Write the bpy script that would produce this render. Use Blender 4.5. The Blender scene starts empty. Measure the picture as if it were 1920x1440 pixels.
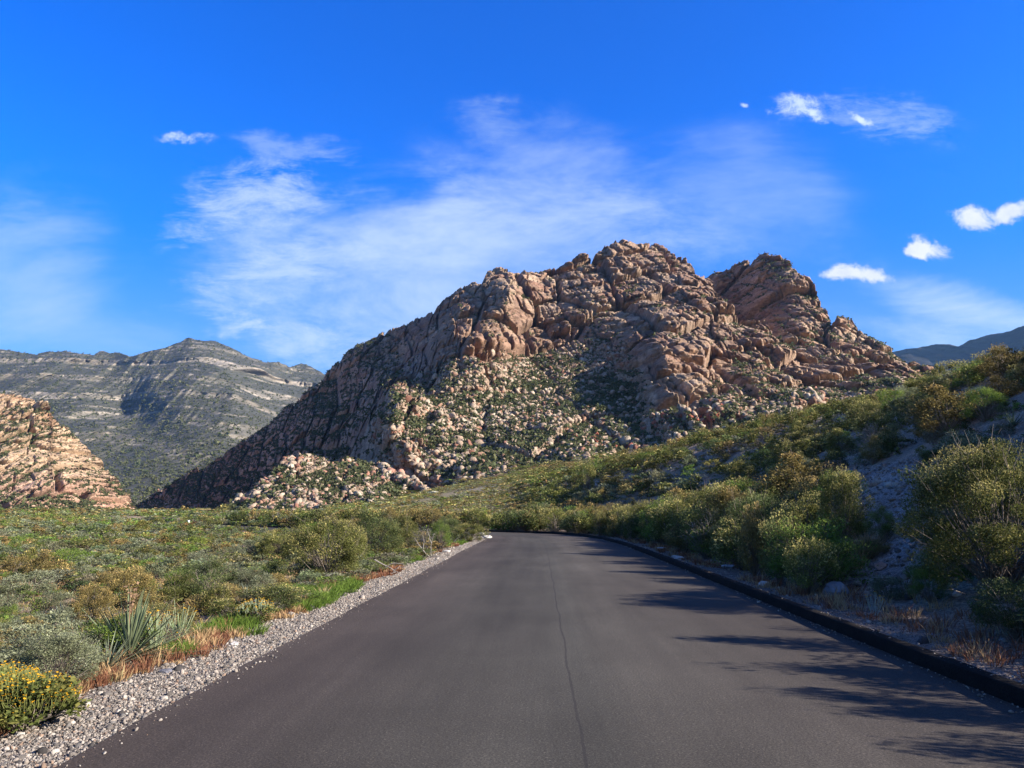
import bpy, math, random, time
import numpy as np
T0 = time.time()
rng = np.random.default_rng(7)
random.seed(7)
sc = bpy.context.scene
col = sc.collection

# ------------------------------------------------------------------ camera model (photo pixels, 1920 x 1440)
F, CX, CY, TH, PSI, EYE = 1450.0, 960.0, 720.0, math.radians(9.28), math.radians(2.03), 1.6
CT, ST, CP, SP = math.cos(TH), math.sin(TH), math.cos(PSI), math.sin(PSI)

def tan_el(y):
    b = (CY - np.asarray(y, float)) / F
    return (ST + b * CT) / (CT - b * ST)

def pt(x, y, D):
    """point seen in direction of photo pixel x,y at forward distance D"""
    x = np.asarray(x, float); y = np.asarray(y, float); D = np.asarray(D, float)
    b = (CY - y) / F
    t = D / (CT - b * ST)
    xc = (x - CX) / F * t
    return xc * CP - D * SP, xc * SP + D * CP, EYE + D * tan_el(y)

def project(X, Y, Z):
    xc = X * CP + Y * SP
    yc = -X * SP + Y * CP
    zz = Z - EYE
    dep = yc * CT + zz * ST
    up = -yc * ST + zz * CT
    dep = np.where(np.abs(dep) < 1e-3, 1e-3, dep)
    return CX + F * xc / dep, CY - F * up / dep, dep

# ------------------------------------------------------------------ numpy noise
def _h(ix, iy, iz, s):
    n = (ix.astype(np.int64) * 374761393 + iy.astype(np.int64) * 668265263 + iz.astype(np.int64) * 2147483647 + s * 1274126177) & 0xFFFFFFFF
    n = ((n ^ (n >> 13)) * 1274126177) & 0xFFFFFFFF
    n = ((n ^ (n >> 16)) * 2246822519) & 0xFFFFFFFF
    return ((n ^ (n >> 15)) & 0xFFFFFF) / float(0x1000000)

def vn2(x, y, s=0):
    x = np.asarray(x, float); y = np.asarray(y, float)
    ix = np.floor(x); iy = np.floor(y)
    fx = x - ix; fy = y - iy
    fx = fx * fx * (3 - 2 * fx); fy = fy * fy * (3 - 2 * fy)
    z = np.zeros_like(ix)
    a = _h(ix, iy, z, s); b = _h(ix + 1, iy, z, s); c = _h(ix, iy + 1, z, s); d = _h(ix + 1, iy + 1, z, s)
    return (a + (b - a) * fx + (c - a) * fy + (a - b - c + d) * fx * fy) * 2 - 1

def fbm(x, y, o=4, s=0, g=0.5, l=2.07):
    r = 0; a = 1; t = 0
    for k in range(o):
        r = r + a * vn2(x + 13.7 * k, y - 7.3 * k, s + k); t += a
        a *= g; x = x * l; y = y * l
    return r / t

def ridged(x, y, o=4, s=0):
    r = 0; a = 1; t = 0
    for k in range(o):
        r = r + a * (1 - 2 * np.abs(vn2(x + 5.1 * k, y + 3.3 * k, s + k))); t += a
        a *= 0.5; x = x * 2.1; y = y * 2.1
    return r / t

def worley(x, y, s=0):
    ix = np.floor(x); iy = np.floor(y)
    F1 = np.full(x.shape, 9.0); F2 = np.full(x.shape, 9.0)
    dx1 = np.zeros(x.shape); dy1 = np.zeros(x.shape); cid = np.zeros(x.shape); cid2 = np.zeros(x.shape); cid3 = np.zeros(x.shape)
    z = np.zeros(x.shape)
    for i in (-1, 0, 1):
        for j in (-1, 0, 1):
            cx = ix + i; cy = iy + j
            px = cx + 0.1 + 0.8 * _h(cx, cy, z, s); py = cy + 0.1 + 0.8 * _h(cx, cy, z + 1, s)
            dx = x - px; dy = y - py
            d = np.sqrt(dx * dx + dy * dy)
            m = d < F1
            F2 = np.where(m, F1, np.minimum(F2, d))
            F1 = np.where(m, d, F1)
            dx1 = np.where(m, dx, dx1); dy1 = np.where(m, dy, dy1)
            cid = np.where(m, _h(cx, cy, z + 2, s), cid)
            cid2 = np.where(m, _h(cx, cy, z + 3, s), cid2)
            cid3 = np.where(m, _h(cx, cy, z + 4, s), cid3)
    return F1, F2, dx1, dy1, cid, cid2, cid3

def ss(a, b, x):
    t = np.clip((np.asarray(x, float) - a) / (b - a), 0, 1)
    return t * t * (3 - 2 * t)

def mixc(a, b, t):
    a = np.asarray(a, float); b = np.asarray(b, float); t = np.asarray(t)[..., None]
    return a * (1 - t) + b * t

def in_poly(px, py, poly):
    r = np.zeros(np.shape(px), bool)
    n = len(poly)
    for i in range(n):
        x1, y1 = poly[i]; x2, y2 = poly[(i + 1) % n]
        if y1 == y2: continue
        c = ((y1 > py) != (y2 > py)) & (px < (x2 - x1) * (py - y1) / (y2 - y1) + x1)
        r ^= c
    return r

# ------------------------------------------------------------------ mesh helpers
def make_mesh(name, V, Q=None, C=None, T=None, mat=None, smooth=False):
    V = np.ascontiguousarray(V, np.float32)
    me = bpy.data.meshes.new(name)
    nq = 0 if Q is None else len(Q); nt = 0 if T is None else len(T)
    loops = []
    if nq: loops.append(np.asarray(Q, np.int32).ravel())
    if nt: loops.append(np.asarray(T, np.int32).ravel())
    L = np.concatenate(loops)
    me.vertices.add(len(V)); me.vertices.foreach_set('co', V.ravel())
    me.loops.add(len(L)); me.loops.foreach_set('vertex_index', L)
    st = np.concatenate([np.arange(nq) * 4, nq * 4 + np.arange(nt) * 3]).astype(np.int32)
    me.polygons.add(nq + nt); me.polygons.foreach_set('loop_start', st)
    if smooth: me.polygons.foreach_set('use_smooth', np.ones(nq + nt, bool))
    if C is not None:
        ca = me.color_attributes.new('Col', 'FLOAT_COLOR', 'POINT')
        C4 = np.ones((len(V), 4), np.float32); C4[:, :3] = C
        ca.data.foreach_set('color', C4.ravel())
    me.update(calc_edges=True)
    if mat: me.materials.append(mat)
    return me

def add_obj(name, me, parent=None, loc=None, **props):
    o = bpy.data.objects.new(name, me)
    col.objects.link(o)
    if parent: o.parent = parent
    if loc is not None: o.location = loc
    for k, v in props.items(): o[k] = v
    return o

def grid_quads(nr, nc):
    i = np.arange(nr - 1)[:, None] * nc + np.arange(nc - 1)[None, :]
    return np.stack([i, i + 1, i + nc + 1, i + nc], -1).reshape(-1, 4)

# ------------------------------------------------------------------ materials
def new_mat(name, rough=0.9, spec=0.2):
    m = bpy.data.materials.new(name); m.use_nodes = True
    nt = m.node_tree; b = nt.nodes['Principled BSDF']
    b.inputs['Roughness'].default_value = rough
    b.inputs['Specular IOR Level'].default_value = spec
    return m, nt, b

def nd(nt, t, **kw):
    n = nt.nodes.new(t)
    for k, v in kw.items():
        if k.startswith('i_'):
            n.inputs[k[2:].replace('_', ' ')].default_value = v
        else: setattr(n, k, v)
    return n

def noise_node(nt, scale, detail=4, rough=0.55, vec=None):
    n = nd(nt, 'ShaderNodeTexNoise'); n.inputs['Scale'].default_value = scale
    n.inputs['Detail'].default_value = detail; n.inputs['Roughness'].default_value = rough
    if vec is not None: nt.links.new(vec, n.inputs['Vector'])
    return n

def ramp(nt, fac, stops):
    r = nd(nt, 'ShaderNodeValToRGB')
    e = r.color_ramp.elements
    e[0].position, e[0].color = stops[0][0], (*stops[0][1], 1)
    e[1].position, e[1].color = stops[-1][0], (*stops[-1][1], 1)
    for p, c in stops[1:-1]:
        q = e.new(p); q.color = (*c, 1)
    nt.links.new(fac, r.inputs['Fac'])
    return r

def mixn(nt, kind, fac, a, b):
    n = nd(nt, 'ShaderNodeMix', data_type='RGBA', blend_type=kind)
    for sock, v in ((0, fac), (6, a), (7, b)):
        if hasattr(v, 'is_linked') or hasattr(v, 'links'): nt.links.new(v, n.inputs[sock])
        else: n.inputs[sock].default_value = v
    return n.outputs[2]

def col_mat(name, detail_scale, bump_scale, bump_dist, lo=0.7, hi=1.3, rough=0.92, zs=1.0, strength=0.8):
    """vertex colour x fine procedural variation, with fine bump"""
    m, nt, b = new_mat(name, rough, 0.15)
    at = nd(nt, 'ShaderNodeAttribute', attribute_name='Col')
    tc = nd(nt, 'ShaderNodeTexCoord'); mp = nd(nt, 'ShaderNodeMapping'); mp.inputs['Scale'].default_value = (1, 1, zs)
    nt.links.new(tc.outputs['Object'], mp.inputs['Vector'])
    n = noise_node(nt, detail_scale, 6, 0.65, mp.outputs[0])
    r = ramp(nt, n.outputs['Fac'], [(0.3, (lo,) * 3), (0.7, (hi,) * 3)])
    c = mixn(nt, 'MULTIPLY', 1.0, at.outputs['Color'], r.outputs['Color'])
    nt.links.new(c, b.inputs['Base Color'])
    n2 = noise_node(nt, bump_scale, 6, 0.7, mp.outputs[0])
    bp = nd(nt, 'ShaderNodeBump'); bp.inputs['Distance'].default_value = bump_dist; bp.inputs['Strength'].default_value = strength
    nt.links.new(n2.outputs['Fac'], bp.inputs['Height']); nt.links.new(bp.outputs[0], b.inputs['Normal'])
    return m

M_rock = col_mat('sandstone', 0.16, 0.42, 4.5, 0.6, 1.4, zs=2.6)
M_far = col_mat('limestone', 0.03, 0.06, 12.0, 0.72, 1.28, zs=2.5)
M_boulder = col_mat('boulder_stone', 0.5, 1.2, 0.5)
M_stone = col_mat('roadside_stone', 14, 40, 0.02, 0.75, 1.2)
M_bark = col_mat('bark', 30, 60, 0.01, 0.7, 1.25)

def plant_mat():
    m, nt, b = new_mat('plant', 0.75, 0.12)
    at = nd(nt, 'ShaderNodeAttribute', attribute_name='Col')
    oi = nd(nt, 'ShaderNodeObjectInfo')
    hs = nd(nt, 'ShaderNodeHueSaturation')
    mr = nd(nt, 'ShaderNodeMapRange'); mr.inputs[3].default_value = 0.78; mr.inputs[4].default_value = 1.22
    nt.links.new(oi.outputs['Random'], mr.inputs[0]); nt.links.new(mr.outputs[0], hs.inputs['Value'])
    nt.links.new(at.outputs['Color'], hs.inputs['Color'])
    nt.links.new(hs.outputs[0], b.inputs['Base Color'])
    tr = nd(nt, 'ShaderNodeBsdfTranslucent'); nt.links.new(hs.outputs[0], tr.inputs['Color'])
    mx = nd(nt, 'ShaderNodeMixShader'); mx.inputs[0].default_value = 0.3
    nt.links.new(b.outputs[0], mx.inputs[1]); nt.links.new(tr.outputs[0], mx.inputs[2])
    nt.links.new(mx.outputs[0], nt.nodes['Material Output'].inputs['Surface'])
    return m
M_plant = plant_mat()

def ground_mat():
    m, nt, b = new_mat('desert_soil', 0.95, 0.1)
    at = nd(nt, 'ShaderNodeAttribute', attribute_name='Col')
    tc = nd(nt, 'ShaderNodeTexCoord')
    v = tc.outputs['Object']
    n1 = noise_node(nt, 0.9, 8, 0.6, v)
    r1 = ramp(nt, n1.outputs['Fac'], [(0.3, (0.65, 0.65, 0.65)), (0.7, (1.3, 1.28, 1.25))])
    c = mixn(nt, 'MULTIPLY', 1.0, at.outputs['Color'], r1.outputs['Color'])
    vo = nd(nt, 'ShaderNodeTexVoronoi'); vo.inputs['Scale'].default_value = 22; nt.links.new(v, vo.inputs['Vector'])
    bw = nd(nt, 'ShaderNodeSeparateColor'); nt.links.new(vo.outputs['Color'], bw.inputs[0])
    r2 = ramp(nt, bw.outputs[0], [(0.0, (0.55, 0.52, 0.5)), (0.6, (1.0, 1.0, 1.0)), (1.0, (1.7, 1.65, 1.6))])
    c = mixn(nt, 'MULTIPLY', 0.8, c, r2.outputs['Color'])
    nt.links.new(c, b.inputs['Base Color'])
    n3 = noise_node(nt, 9, 6, 0.7, v)
    bp = nd(nt, 'ShaderNodeBump'); bp.inputs['Distance'].default_value = 0.05
    nt.links.new(n3.outputs['Fac'], bp.inputs['Height'])
    bp2 = nd(nt, 'ShaderNodeBump'); bp2.inputs['Distance'].default_value = 0.03
    bp2.invert = True
    nt.links.new(vo.outputs['Distance'], bp2.inputs['Height']); nt.links.new(bp.outputs[0], bp2.inputs['Normal'])
    nt.links.new(bp2.outputs[0], b.inputs['Normal'])
    return m
M_ground = ground_mat()

# ------------------------------------------------------------------ road layout (plan view)
KERB = np.array([(3.95, -30), (3.95, 0), (3.95, 30), (3.85, 38), (3.5, 44), (2.6, 50), (0.6, 55), (-3, 58.6), (-8, 61.5), (-15, 66), (-25, 78), (-36, 96), (-62, 132), (-104, 200)], float)
LEFT = np.array([(-3.1, -30), (-3.1, 0), (-3.1, 30), (-3.1, 38), (-3.05, 44), (-3.0, 48.5), (-3.5, 51), (-6, 53.5), (-11.5, 56.5), (-20, 62.5), (-31.5, 75), (-43, 93), (-69, 129), (-111, 197)], float)

def smooth_line(P, n):
    P = np.asarray(P, float)
    t = np.concatenate([[0], np.cumsum(np.linalg.norm(np.diff(P, axis=0), axis=1))])
    u = np.linspace(0, t[-1], n)
    x = np.interp(u, t, P[:, 0]); y = np.interp(u, t, P[:, 1])
    k = np.hanning(15); k /= k.sum()
    x2 = np.convolve(np.pad(x, 7, 'edge'), k, 'valid'); y2 = np.convolve(np.pad(y, 7, 'edge'), k, 'valid')
    return np.stack([x2, y2], 1)
NR = 420
KL = smooth_line(KERB, NR); LL = smooth_line(LEFT, NR)
CLN = (KL + LL) / 2; HWN = np.linalg.norm(KL - LL, axis=1) / 2

def road_z(Y, X):
    return -0.008 * np.clip(np.hypot(np.minimum(X, 0), Y - 55) - 12, 0, None) * (np.asarray(Y) > 40)

def road_dist(X, Y):
    """distance outside of the asphalt (negative inside) for |Y| region near the road"""
    X = np.asarray(X, float).ravel(); Y = np.asarray(Y, float).ravel()
    out = np.full(X.shape, 50.0)
    near = (Y > -32) & (Y < 215) & (X < 25) & (X > -130)
    idx = np.nonzero(near)[0]
    for k in range(0, len(idx), 20000):
        ii = idx[k:k + 20000]
        d = np.hypot(X[ii, None] - CLN[None, ::2, 0], Y[ii, None] - CLN[None, ::2, 1])
        j = d.argmin(1)
        out[ii] = d[np.arange(len(ii)), j] - HWN[::2][j]
    return out

# ------------------------------------------------------------------ ground height
YB = np.array([(-1500, 968), (0, 968), (250, 966), (400, 969), (500, 968), (600, 958), (700, 942), (800, 920), (900, 898), (1000, 878), (1100, 862), (1200, 850),
               (1300, 828), (1400, 808), (1500, 795), (1600, 790), (1750, 790), (2000, 800), (2600, 830), (4000, 900)], float)

def ground(X, Y):
    shp = np.shape(X)
    X = np.asarray(X, float).ravel(); Y = np.asarray(Y, float).ravel()
    xc = X * CP + Y * SP; yc = -X * SP + Y * CP
    ys = np.maximum(yc, 1.0)
    px = np.clip(CX + F * xc / (ys * CT), -1500, 4000)
    g = tan_el(np.interp(px, YB[:, 0], YB[:, 1]))
    D0, D1 = 62.0, 450.0
    zb = EYE + D1 * g
    t = np.clip((yc - D0) / (D1 - D0), 0, None)
    zf = np.where(yc < D1, zb * np.where(g > 0.01, t ** 1.12, t), EYE + yc * g)
    # hill on the right
    xk = np.where(Y < 52, 4.15, 4.15 - (Y - 52) * 0.22)
    s = np.clip(X - xk - 1.3, 0, None)
    A = 13.2 * (1 - 0.25 * ss(80, 200, Y))
    hl = A * (1 - np.exp(-(s / 19.0) ** 1.35))
    hl = hl * (1 - 0.25 * ss(60, 160, X))
    gul = 0.55 * fbm(X * 0.09 + Y * 0.05, Y * 0.07 - X * 0.03, 3, 5) * ss(2, 12, s)
    hl = hl + gul + 0.18 * fbm(X * 0.5, Y * 0.5, 2, 9) * ss(1, 5, s)
    k = 1.2
    m = np.maximum(hl, zf)
    z = m + k * np.exp(-np.abs(hl - zf) / k) * 0.35 * ss(0.3, 3, np.minimum(hl, zf))
    # left side falls gently away from the shoulder
    lz = np.clip(-X - 3.9, 0, None)
    z = z - 0.55 * (1 - np.exp(-lz / 7.0)) * (1 - ss(60, 160, yc))
    z = z + (0.10 * fbm(X * 0.25, Y * 0.25, 3, 3)) * ss(0.5, 3, lz + np.clip(X - 5.5, 0, None))
    z = z + 0.9 * fbm(X * 0.02, Y * 0.02, 3, 21) * ss(90, 300, np.hypot(X, Y)) * ss(-5, 20, zf)
    rd = road_dist(X, Y)
    rz = road_z(Y, X) - 0.035
    w = ss(0.3, 4.5, rd)
    wl = ss(0.6, 3.0, rd)
    w = np.where(X < 0, wl, w)
    z = rz * (1 - w) + z * w
    return z.reshape(shp)

def gz(x, y): return float(ground(np.array([x]), np.array([y]))[0])

def hit_ground(px, py):
    """march the photo ray to the ground"""
    D = np.geomspace(3, 900, 1500)
    X, Y, Z = pt(np.full(D.shape, px), np.full(D.shape, py), D)
    g = ground(X, Y)
    i = np.nonzero(Z < g)[0]
    i = i[0] if len(i) else len(D) - 1
    return float(X[i]), float(Y[i]), float(g[i]), float(D[i])

# bare patches as seen in the photograph
BARE = [[(1470, 925), (1580, 885), (1700, 862), (1790, 868), (1760, 925), (1740, 1000), (1770, 1130), (1620, 1110), (1560, 1060), (1560, 960)],
        [(1735, 765), (1800, 730), (1850, 735), (1840, 765), (1770, 785)],
        [(745, 948), (850, 922), (930, 908), (938, 913), (850, 931), (755, 954)],
        [(1090, 905), (1140, 890), (1180, 888), (1160, 900), (1110, 912)]]

def bare_mask(X, Y, Z):
    px, py, dep = project(X, Y, Z)
    px = px + 14 * fbm(X * 0.3, Y * 0.3, 2, 40); py = py + 6 * fbm(X * 0.3 + 9, Y * 0.3, 2, 41)
    r = np.zeros(np.shape(px), bool)
    for p in BARE: r |= in_poly(px, py, p)
    return r & (dep > 0)

def build_ground():
    R = np.concatenate([[0.3], np.geomspace(1.2, 9000, 430)])
    a = np.concatenate([np.linspace(-180, -60, 60, endpoint=False), np.linspace(-60, 60, 700, endpoint=False), np.linspace(60, 180, 61)])
    a = np.radians(a) - PSI
    X = np.sin(a)[None, :] * R[:, None]; Y = np.cos(a)[None, :] * R[:, None]
    Z = ground(X, Y)
    x, y, z = X.ravel(), Y.ravel(), Z.ravel()
    px, py, dep = project(x, y, z)
    dist = np.hypot(x, y)
    soil = np.array([0.25, 0.19, 0.14])
    n = 0.5 + 0.5 * fbm(x * 0.15, y * 0.15, 4, 31)
    C = mixc(soil * 0.75, np.array([0.30, 0.235, 0.175]), n)
    C = mixc(C, [0.27, 0.215, 0.165], 0.6 * ss(7, 14, x) * (1 - ss(90, 160, dist)))
    # gravelly verge by the kerb and shoulder
    rd = road_dist(x, y)
    verge = (1 - ss(1.4, 2.6, rd + 0.5 * fbm(x * 1.1, y * 1.1, 2, 33)))
    verge = np.where((y < 60) | (rd < 0.9), verge, 0)
    C = mixc(C, mixc([0.2, 0.175, 0.155], [0.14, 0.105, 0.08], 0.5 + 0.5 * fbm(x * 2, y * 2, 2, 34)), verge * 0.9)
    bm = bare_mask(x, y, z)
    C = np.where(bm[:, None], mixc([0.33, 0.29, 0.26], [0.22, 0.19, 0.17], 0.5 + 0.5 * fbm(x * 0.8, y * 0.8, 3, 35)), C)
    # golden grassy fan beyond the bend, red earth under the cliffs
    gold = ss(58, 90, y) * ss(600, 720, px) * (1 - ss(1150, 1350, px)) * ss(895, 935, py)
    C = mixc(C, [0.20, 0.165, 0.07], gold * 0.75)
    far = ss(150, 320, dist) * (1 - gold)
    C = mixc(C, mixc([0.12, 0.11, 0.06], [0.2, 0.15, 0.1], 0.5 + 0.5 * fbm(x * 0.02, y * 0.02, 3, 38)), far * 0.7)
    red = ss(250, 420, dist) * (1 - ss(24, 60, np.abs(py - np.interp(px, [560, 700, 900, 1100, 1300, 1500], [965, 935, 885, 855, 820, 790])))) * (dep > 0) * ss(540, 620, px)
    C = mixc(C, mixc([0.26, 0.12, 0.07], [0.2, 0.15, 0.09], 0.5 + 0.5 * fbm(x * 0.05, y * 0.05, 3, 39)), red * 0.8)
    V = np.stack([x, y, z], 1)
    me = make_mesh('ground', V, grid_quads(*X.shape), C, mat=M_ground, smooth=True)
    add_obj('ground', me, kind='structure')

# ------------------------------------------------------------------ road, kerb, shoulder
def road_mat():
    m, nt, b = new_mat('asphalt', 0.9, 0.12)
    tc = nd(nt, 'ShaderNodeTexCoord'); v = tc.outputs['Object']
    uv = nd(nt, 'ShaderNodeUVMap', uv_map='UVMap')   # u across in metres, v along in metres
    sep = nd(nt, 'ShaderNodeSeparateXYZ'); nt.links.new(uv.outputs[0], sep.inputs[0])
    # lengthwise paving streaks
    mp = nd(nt, 'ShaderNodeMapping'); mp.inputs['Scale'].default_value = (2.2, 0.06, 1); nt.links.new(uv.outputs[0], mp.inputs['Vector'])
    st = noise_node(nt, 1.0, 5, 0.6, mp.outputs[0])
    base = ramp(nt, st.outputs['Fac'], [(0.3, (0.034, 0.030, 0.026)), (0.5, (0.053, 0.047, 0.039)), (0.72, (0.080, 0.072, 0.059))])
    mpb = nd(nt, 'ShaderNodeMapping'); mpb.inputs['Scale'].default_value = (14, 0.05, 1); nt.links.new(uv.outputs[0], mpb.inputs['Vector'])
    nb_ = noise_node(nt, 1.0, 4, 0.6, mpb.outputs[0]); rbn = ramp(nt, nb_.outputs['Fac'], [(0.3, (0.86, 0.86, 0.86)), (0.7, (1.14, 1.14, 1.13))])
    # brownish tint to both sides, greyer in the wheel tracks
    rr = ramp(nt, sep.outputs['X'], [(0.0, (1.10, 0.96, 0.94)), (0.12, (1.02, 0.93, 0.94)), (0.3, (1.0, 1.0, 1.0)), (0.5, (0.93, 0.96, 0.97)), (0.55, (1.0, 1.0, 1.0)), (0.8, (1.05, 1.0, 1.0)), (1.0, (0.97, 0.9, 0.9))])
    c = mixn(nt, 'MULTIPLY', 1.0, base.outputs['Color'], rr.outputs['Color'])
    c = mixn(nt, 'MULTIPLY', 1.0, c, rbn.outputs['Color'])
    big = noise_node(nt, 0.35, 4, 0.6, v)
    rb = ramp(nt, big.outputs['Fac'], [(0.3, (0.86, 0.86, 0.86)), (0.7, (1.12, 1.12, 1.12))])
    c = mixn(nt, 'MULTIPLY', 1.0, c, rb.outputs['Color'])
    # aggregate grain
    g = noise_node(nt, 60, 5, 0.8, v)
    rg = ramp(nt, g.outputs['Fac'], [(0.28, (0.3, 0.3, 0.3)), (0.5, (1.0, 1.0, 1.0)), (0.72, (2.1, 2.1, 2.1))])
    c = mixn(nt, 'MULTIPLY', 1.0, c, rg.outputs['Color'])
    vo = nd(nt, 'ShaderNodeTexVoronoi'); vo.inputs['Scale'].default_value = 110; nt.links.new(v, vo.inputs['Vector'])
    sp = nd(nt, 'ShaderNodeSeparateColor'); nt.links.new(vo.outputs['Color'], sp.inputs[0])
    rv = ramp(nt, sp.outputs[0], [(0.0, (0.75, 0.75, 0.75)), (0.95, (1.05, 1.05, 1.05)), (0.99, (1.8, 1.75, 1.7))])
    c = mixn(nt, 'MULTIPLY', 0.8, c, rv.outputs['Color'])
    # paving seam, a thin wandering dark joint
    sw = noise_node(nt, 0.5, 3, 0.6, v)
    sm = nd(nt, 'ShaderNodeMapping'); sm.inputs['Scale'].default_value = (0.0, 1, 1); nt.links.new(uv.outputs[0], sm.inputs['Vector'])
    nt.links.new(sm.outputs[0], sw.inputs['Vector'])
    def math(op, a, bb):
        n = nd(nt, 'ShaderNodeMath', operation=op)
        for i, q in enumerate((a, bb)):
            if isinstance(q, (int, float)): n.inputs[i].default_value = q
            else: nt.links.new(q, n.inputs[i])
        return n.outputs[0]
    off = math('MULTIPLY', math('SUBTRACT', sw.outputs['Fac'], 0.5), 0.018)
    dd = math('ABSOLUTE', math('SUBTRACT', math('ADD', sep.outputs['X'], off), 0.480), 0)
    gr2 = noise_node(nt, 7, 3, 0.7, v)
    wdt = math('MULTIPLY', gr2.outputs['Fac'], 0.0032)
    seam = math('LESS_THAN', dd, wdt)
    fade = math('MULTIPLY', seam, 0.55)
    c = mixn(nt, 'MIX', fade, c, (0.022, 0.02, 0.02, 1))
    nt.links.new(c, b.inputs['Base Color'])
    bp = nd(nt, 'ShaderNodeBump'); bp.inputs['Distance'].default_value = 0.006; bp.inputs['Strength'].default_value = 0.7
    nt.links.new(g.outputs['Fac'], bp.inputs['Height']); nt.links.new(bp.outputs[0], b.inputs['Normal'])
    return m

def build_road():
    nc = 15
    u = np.linspace(0, 1, nc)
    ragged = 0.05 * fbm(np.arange(NR) * 0.9, np.zeros(NR), 3, 51)
    dirv = (LL - KL) / np.linalg.norm(LL - KL, axis=1)[:, None]
    L2 = LL + dirv * ragged[:, None]
    P = L2[:, None, :] * (1 - u)[None, :, None] + KL[:, None, :] * u[None, :, None]
    X, Y = P[..., 0], P[..., 1]
    Z = road_z(Y, X)
    crown = 0.0 * u
    Z = Z + crown[None, :]
    V = np.stack([X, Y, Z], -1).reshape(-1, 3)
    # a skirt down the left edge
    sk = np.stack([L2[:, 0] + dirv[:, 0] * 0.03, L2[:, 1] + dirv[:, 1] * 0.03, Z[:, 0] - 0.06], 1)
    nb = len(V)
    Q = grid_quads(NR, nc)
    i = np.arange(NR - 1)
    Q2 = np.stack([nb + i, nb + NR + i, nb + NR + i + 1, nb + i + 1], 1)
    sk = np.concatenate([sk, V[np.arange(NR) * nc]])
    me = make_mesh('road', np.concatenate([V, sk]), np.concatenate([Q, Q2]), mat=road_mat(), smooth=True)
    d = np.concatenate([[0], np.cumsum(np.linalg.norm(np.diff(CLN, axis=0), axis=1))])
    U = np.concatenate([np.stack(np.broadcast_arrays(u[None, :], d[:, None]), -1).reshape(-1, 2), np.stack([np.zeros(NR), d], 1), np.stack([np.zeros(NR), d], 1)])
    uvl = me.uv_layers.new(name='UVMap')
    li = np.empty(len(me.loops), np.int32); me.loops.foreach_get('vertex_index', li)
    uvl.data.foreach_set('uv', U[li].astype(np.float32).ravel())
    add_obj('road', me, kind='structure')
    # kerb: a black asphalt berm
    m, nt, b = new_mat('black_kerb', 0.9, 0.06)
    tc = nd(nt, 'ShaderNodeTexCoord')
    n = noise_node(nt, 60, 4, 0.7, tc.outputs['Object']); r = ramp(nt, n.outputs['Fac'], [(0.3, (0.006, 0.0055, 0.005)), (0.7, (0.022, 0.020, 0.018))])
    n5 = noise_node(nt, 3, 4, 0.7, tc.outputs['Object']); r5 = ramp(nt, n5.outputs['Fac'], [(0.35, (0.8, 0.8, 0.8)), (0.75, (1.5, 1.4, 1.3))])
    nt.links.new(mixn(nt, 'MULTIPLY', 1.0, r.outputs[0], r5.outputs[0]), b.inputs['Base Color'])
    bp = nd(nt, 'ShaderNodeBump'); bp.inputs['Distance'].default_value = 0.02
    nt.links.new(n.outputs['Fac'], bp.inputs['Height']); nt.links.new(bp.outputs[0], b.inputs['Normal'])
    n_ = 1400
    K = smooth_line(KERB, n_)
    tg = np.gradient(K, axis=0); tg /= np.linalg.norm(tg, axis=1)[:, None]
    nrm = np.stack([tg[:, 1], -tg[:, 0]], 1)   # to the right
    prof = [(-0.012, -0.08), (0.0, 0.02), (0.018, 0.125), (0.030, 0.138), (0.10, 0.143), (0.165, 0.138), (0.178, 0.125), (0.19, -0.12)]
    rows = []
    ii = np.arange(n_)
    for k, (a, h) in enumerate(prof):
        wob = 0.007 * fbm(ii * 0.8, np.full(n_, k * 3.3), 3, 60)
        wz = 0.007 * fbm(ii * 0.5, np.full(n_, k * 2.1), 3, 61) * (0 < k < 7)
        x = K[:, 0] + nrm[:, 0] * (a + wob); y = K[:, 1] + nrm[:, 1] * (a + wob)
        rows.append(np.stack([x, y, road_z(K[:, 1], K[:, 0]) + h + wz], 1))
    V = np.stack(rows, 1).reshape(-1, 3)
    me = make_mesh('kerb', V, grid_quads(n_, len(prof))[:, ::-1], mat=m, smooth=False)
    add_obj('kerb', me, kind='structure')

# ------------------------------------------------------------------ small stones
def ico(sub):
    import bmesh
    bm = bmesh.new(); bmesh.ops.create_icosphere(bm, subdivisions=sub, radius=1.0)
    V = np.array([v.co[:] for v in bm.verts]); T = np.array([[v.index for v in f.verts] for f in bm.faces]); bm.free()
    return V, T
ICO1, ICO2, ICO3 = ico(1), ico(2), ico(4)

def rock_shape(base, seed, cuts=9, rough=0.1):
    r = np.random.default_rng(seed)
    V = base[0].copy()
    for _ in range(cuts):
        n = r.normal(size=3); n /= np.linalg.norm(n)
        c = r.uniform(0.38, 0.8)
        d = V @ n - c
        V = V - np.where(d > 0, d, 0)[:, None] * n * 0.93
    V = V * r.uniform(0.75, 1.25, 3)
    V = V * (1 + rough * fbm(V[:, 0] * 2.3 + V[:, 2] * 1.7 + seed, V[:, 1] * 2.3 + V[:, 2] * 0.9, 3, seed % 97))[:, None]
    return V

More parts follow.
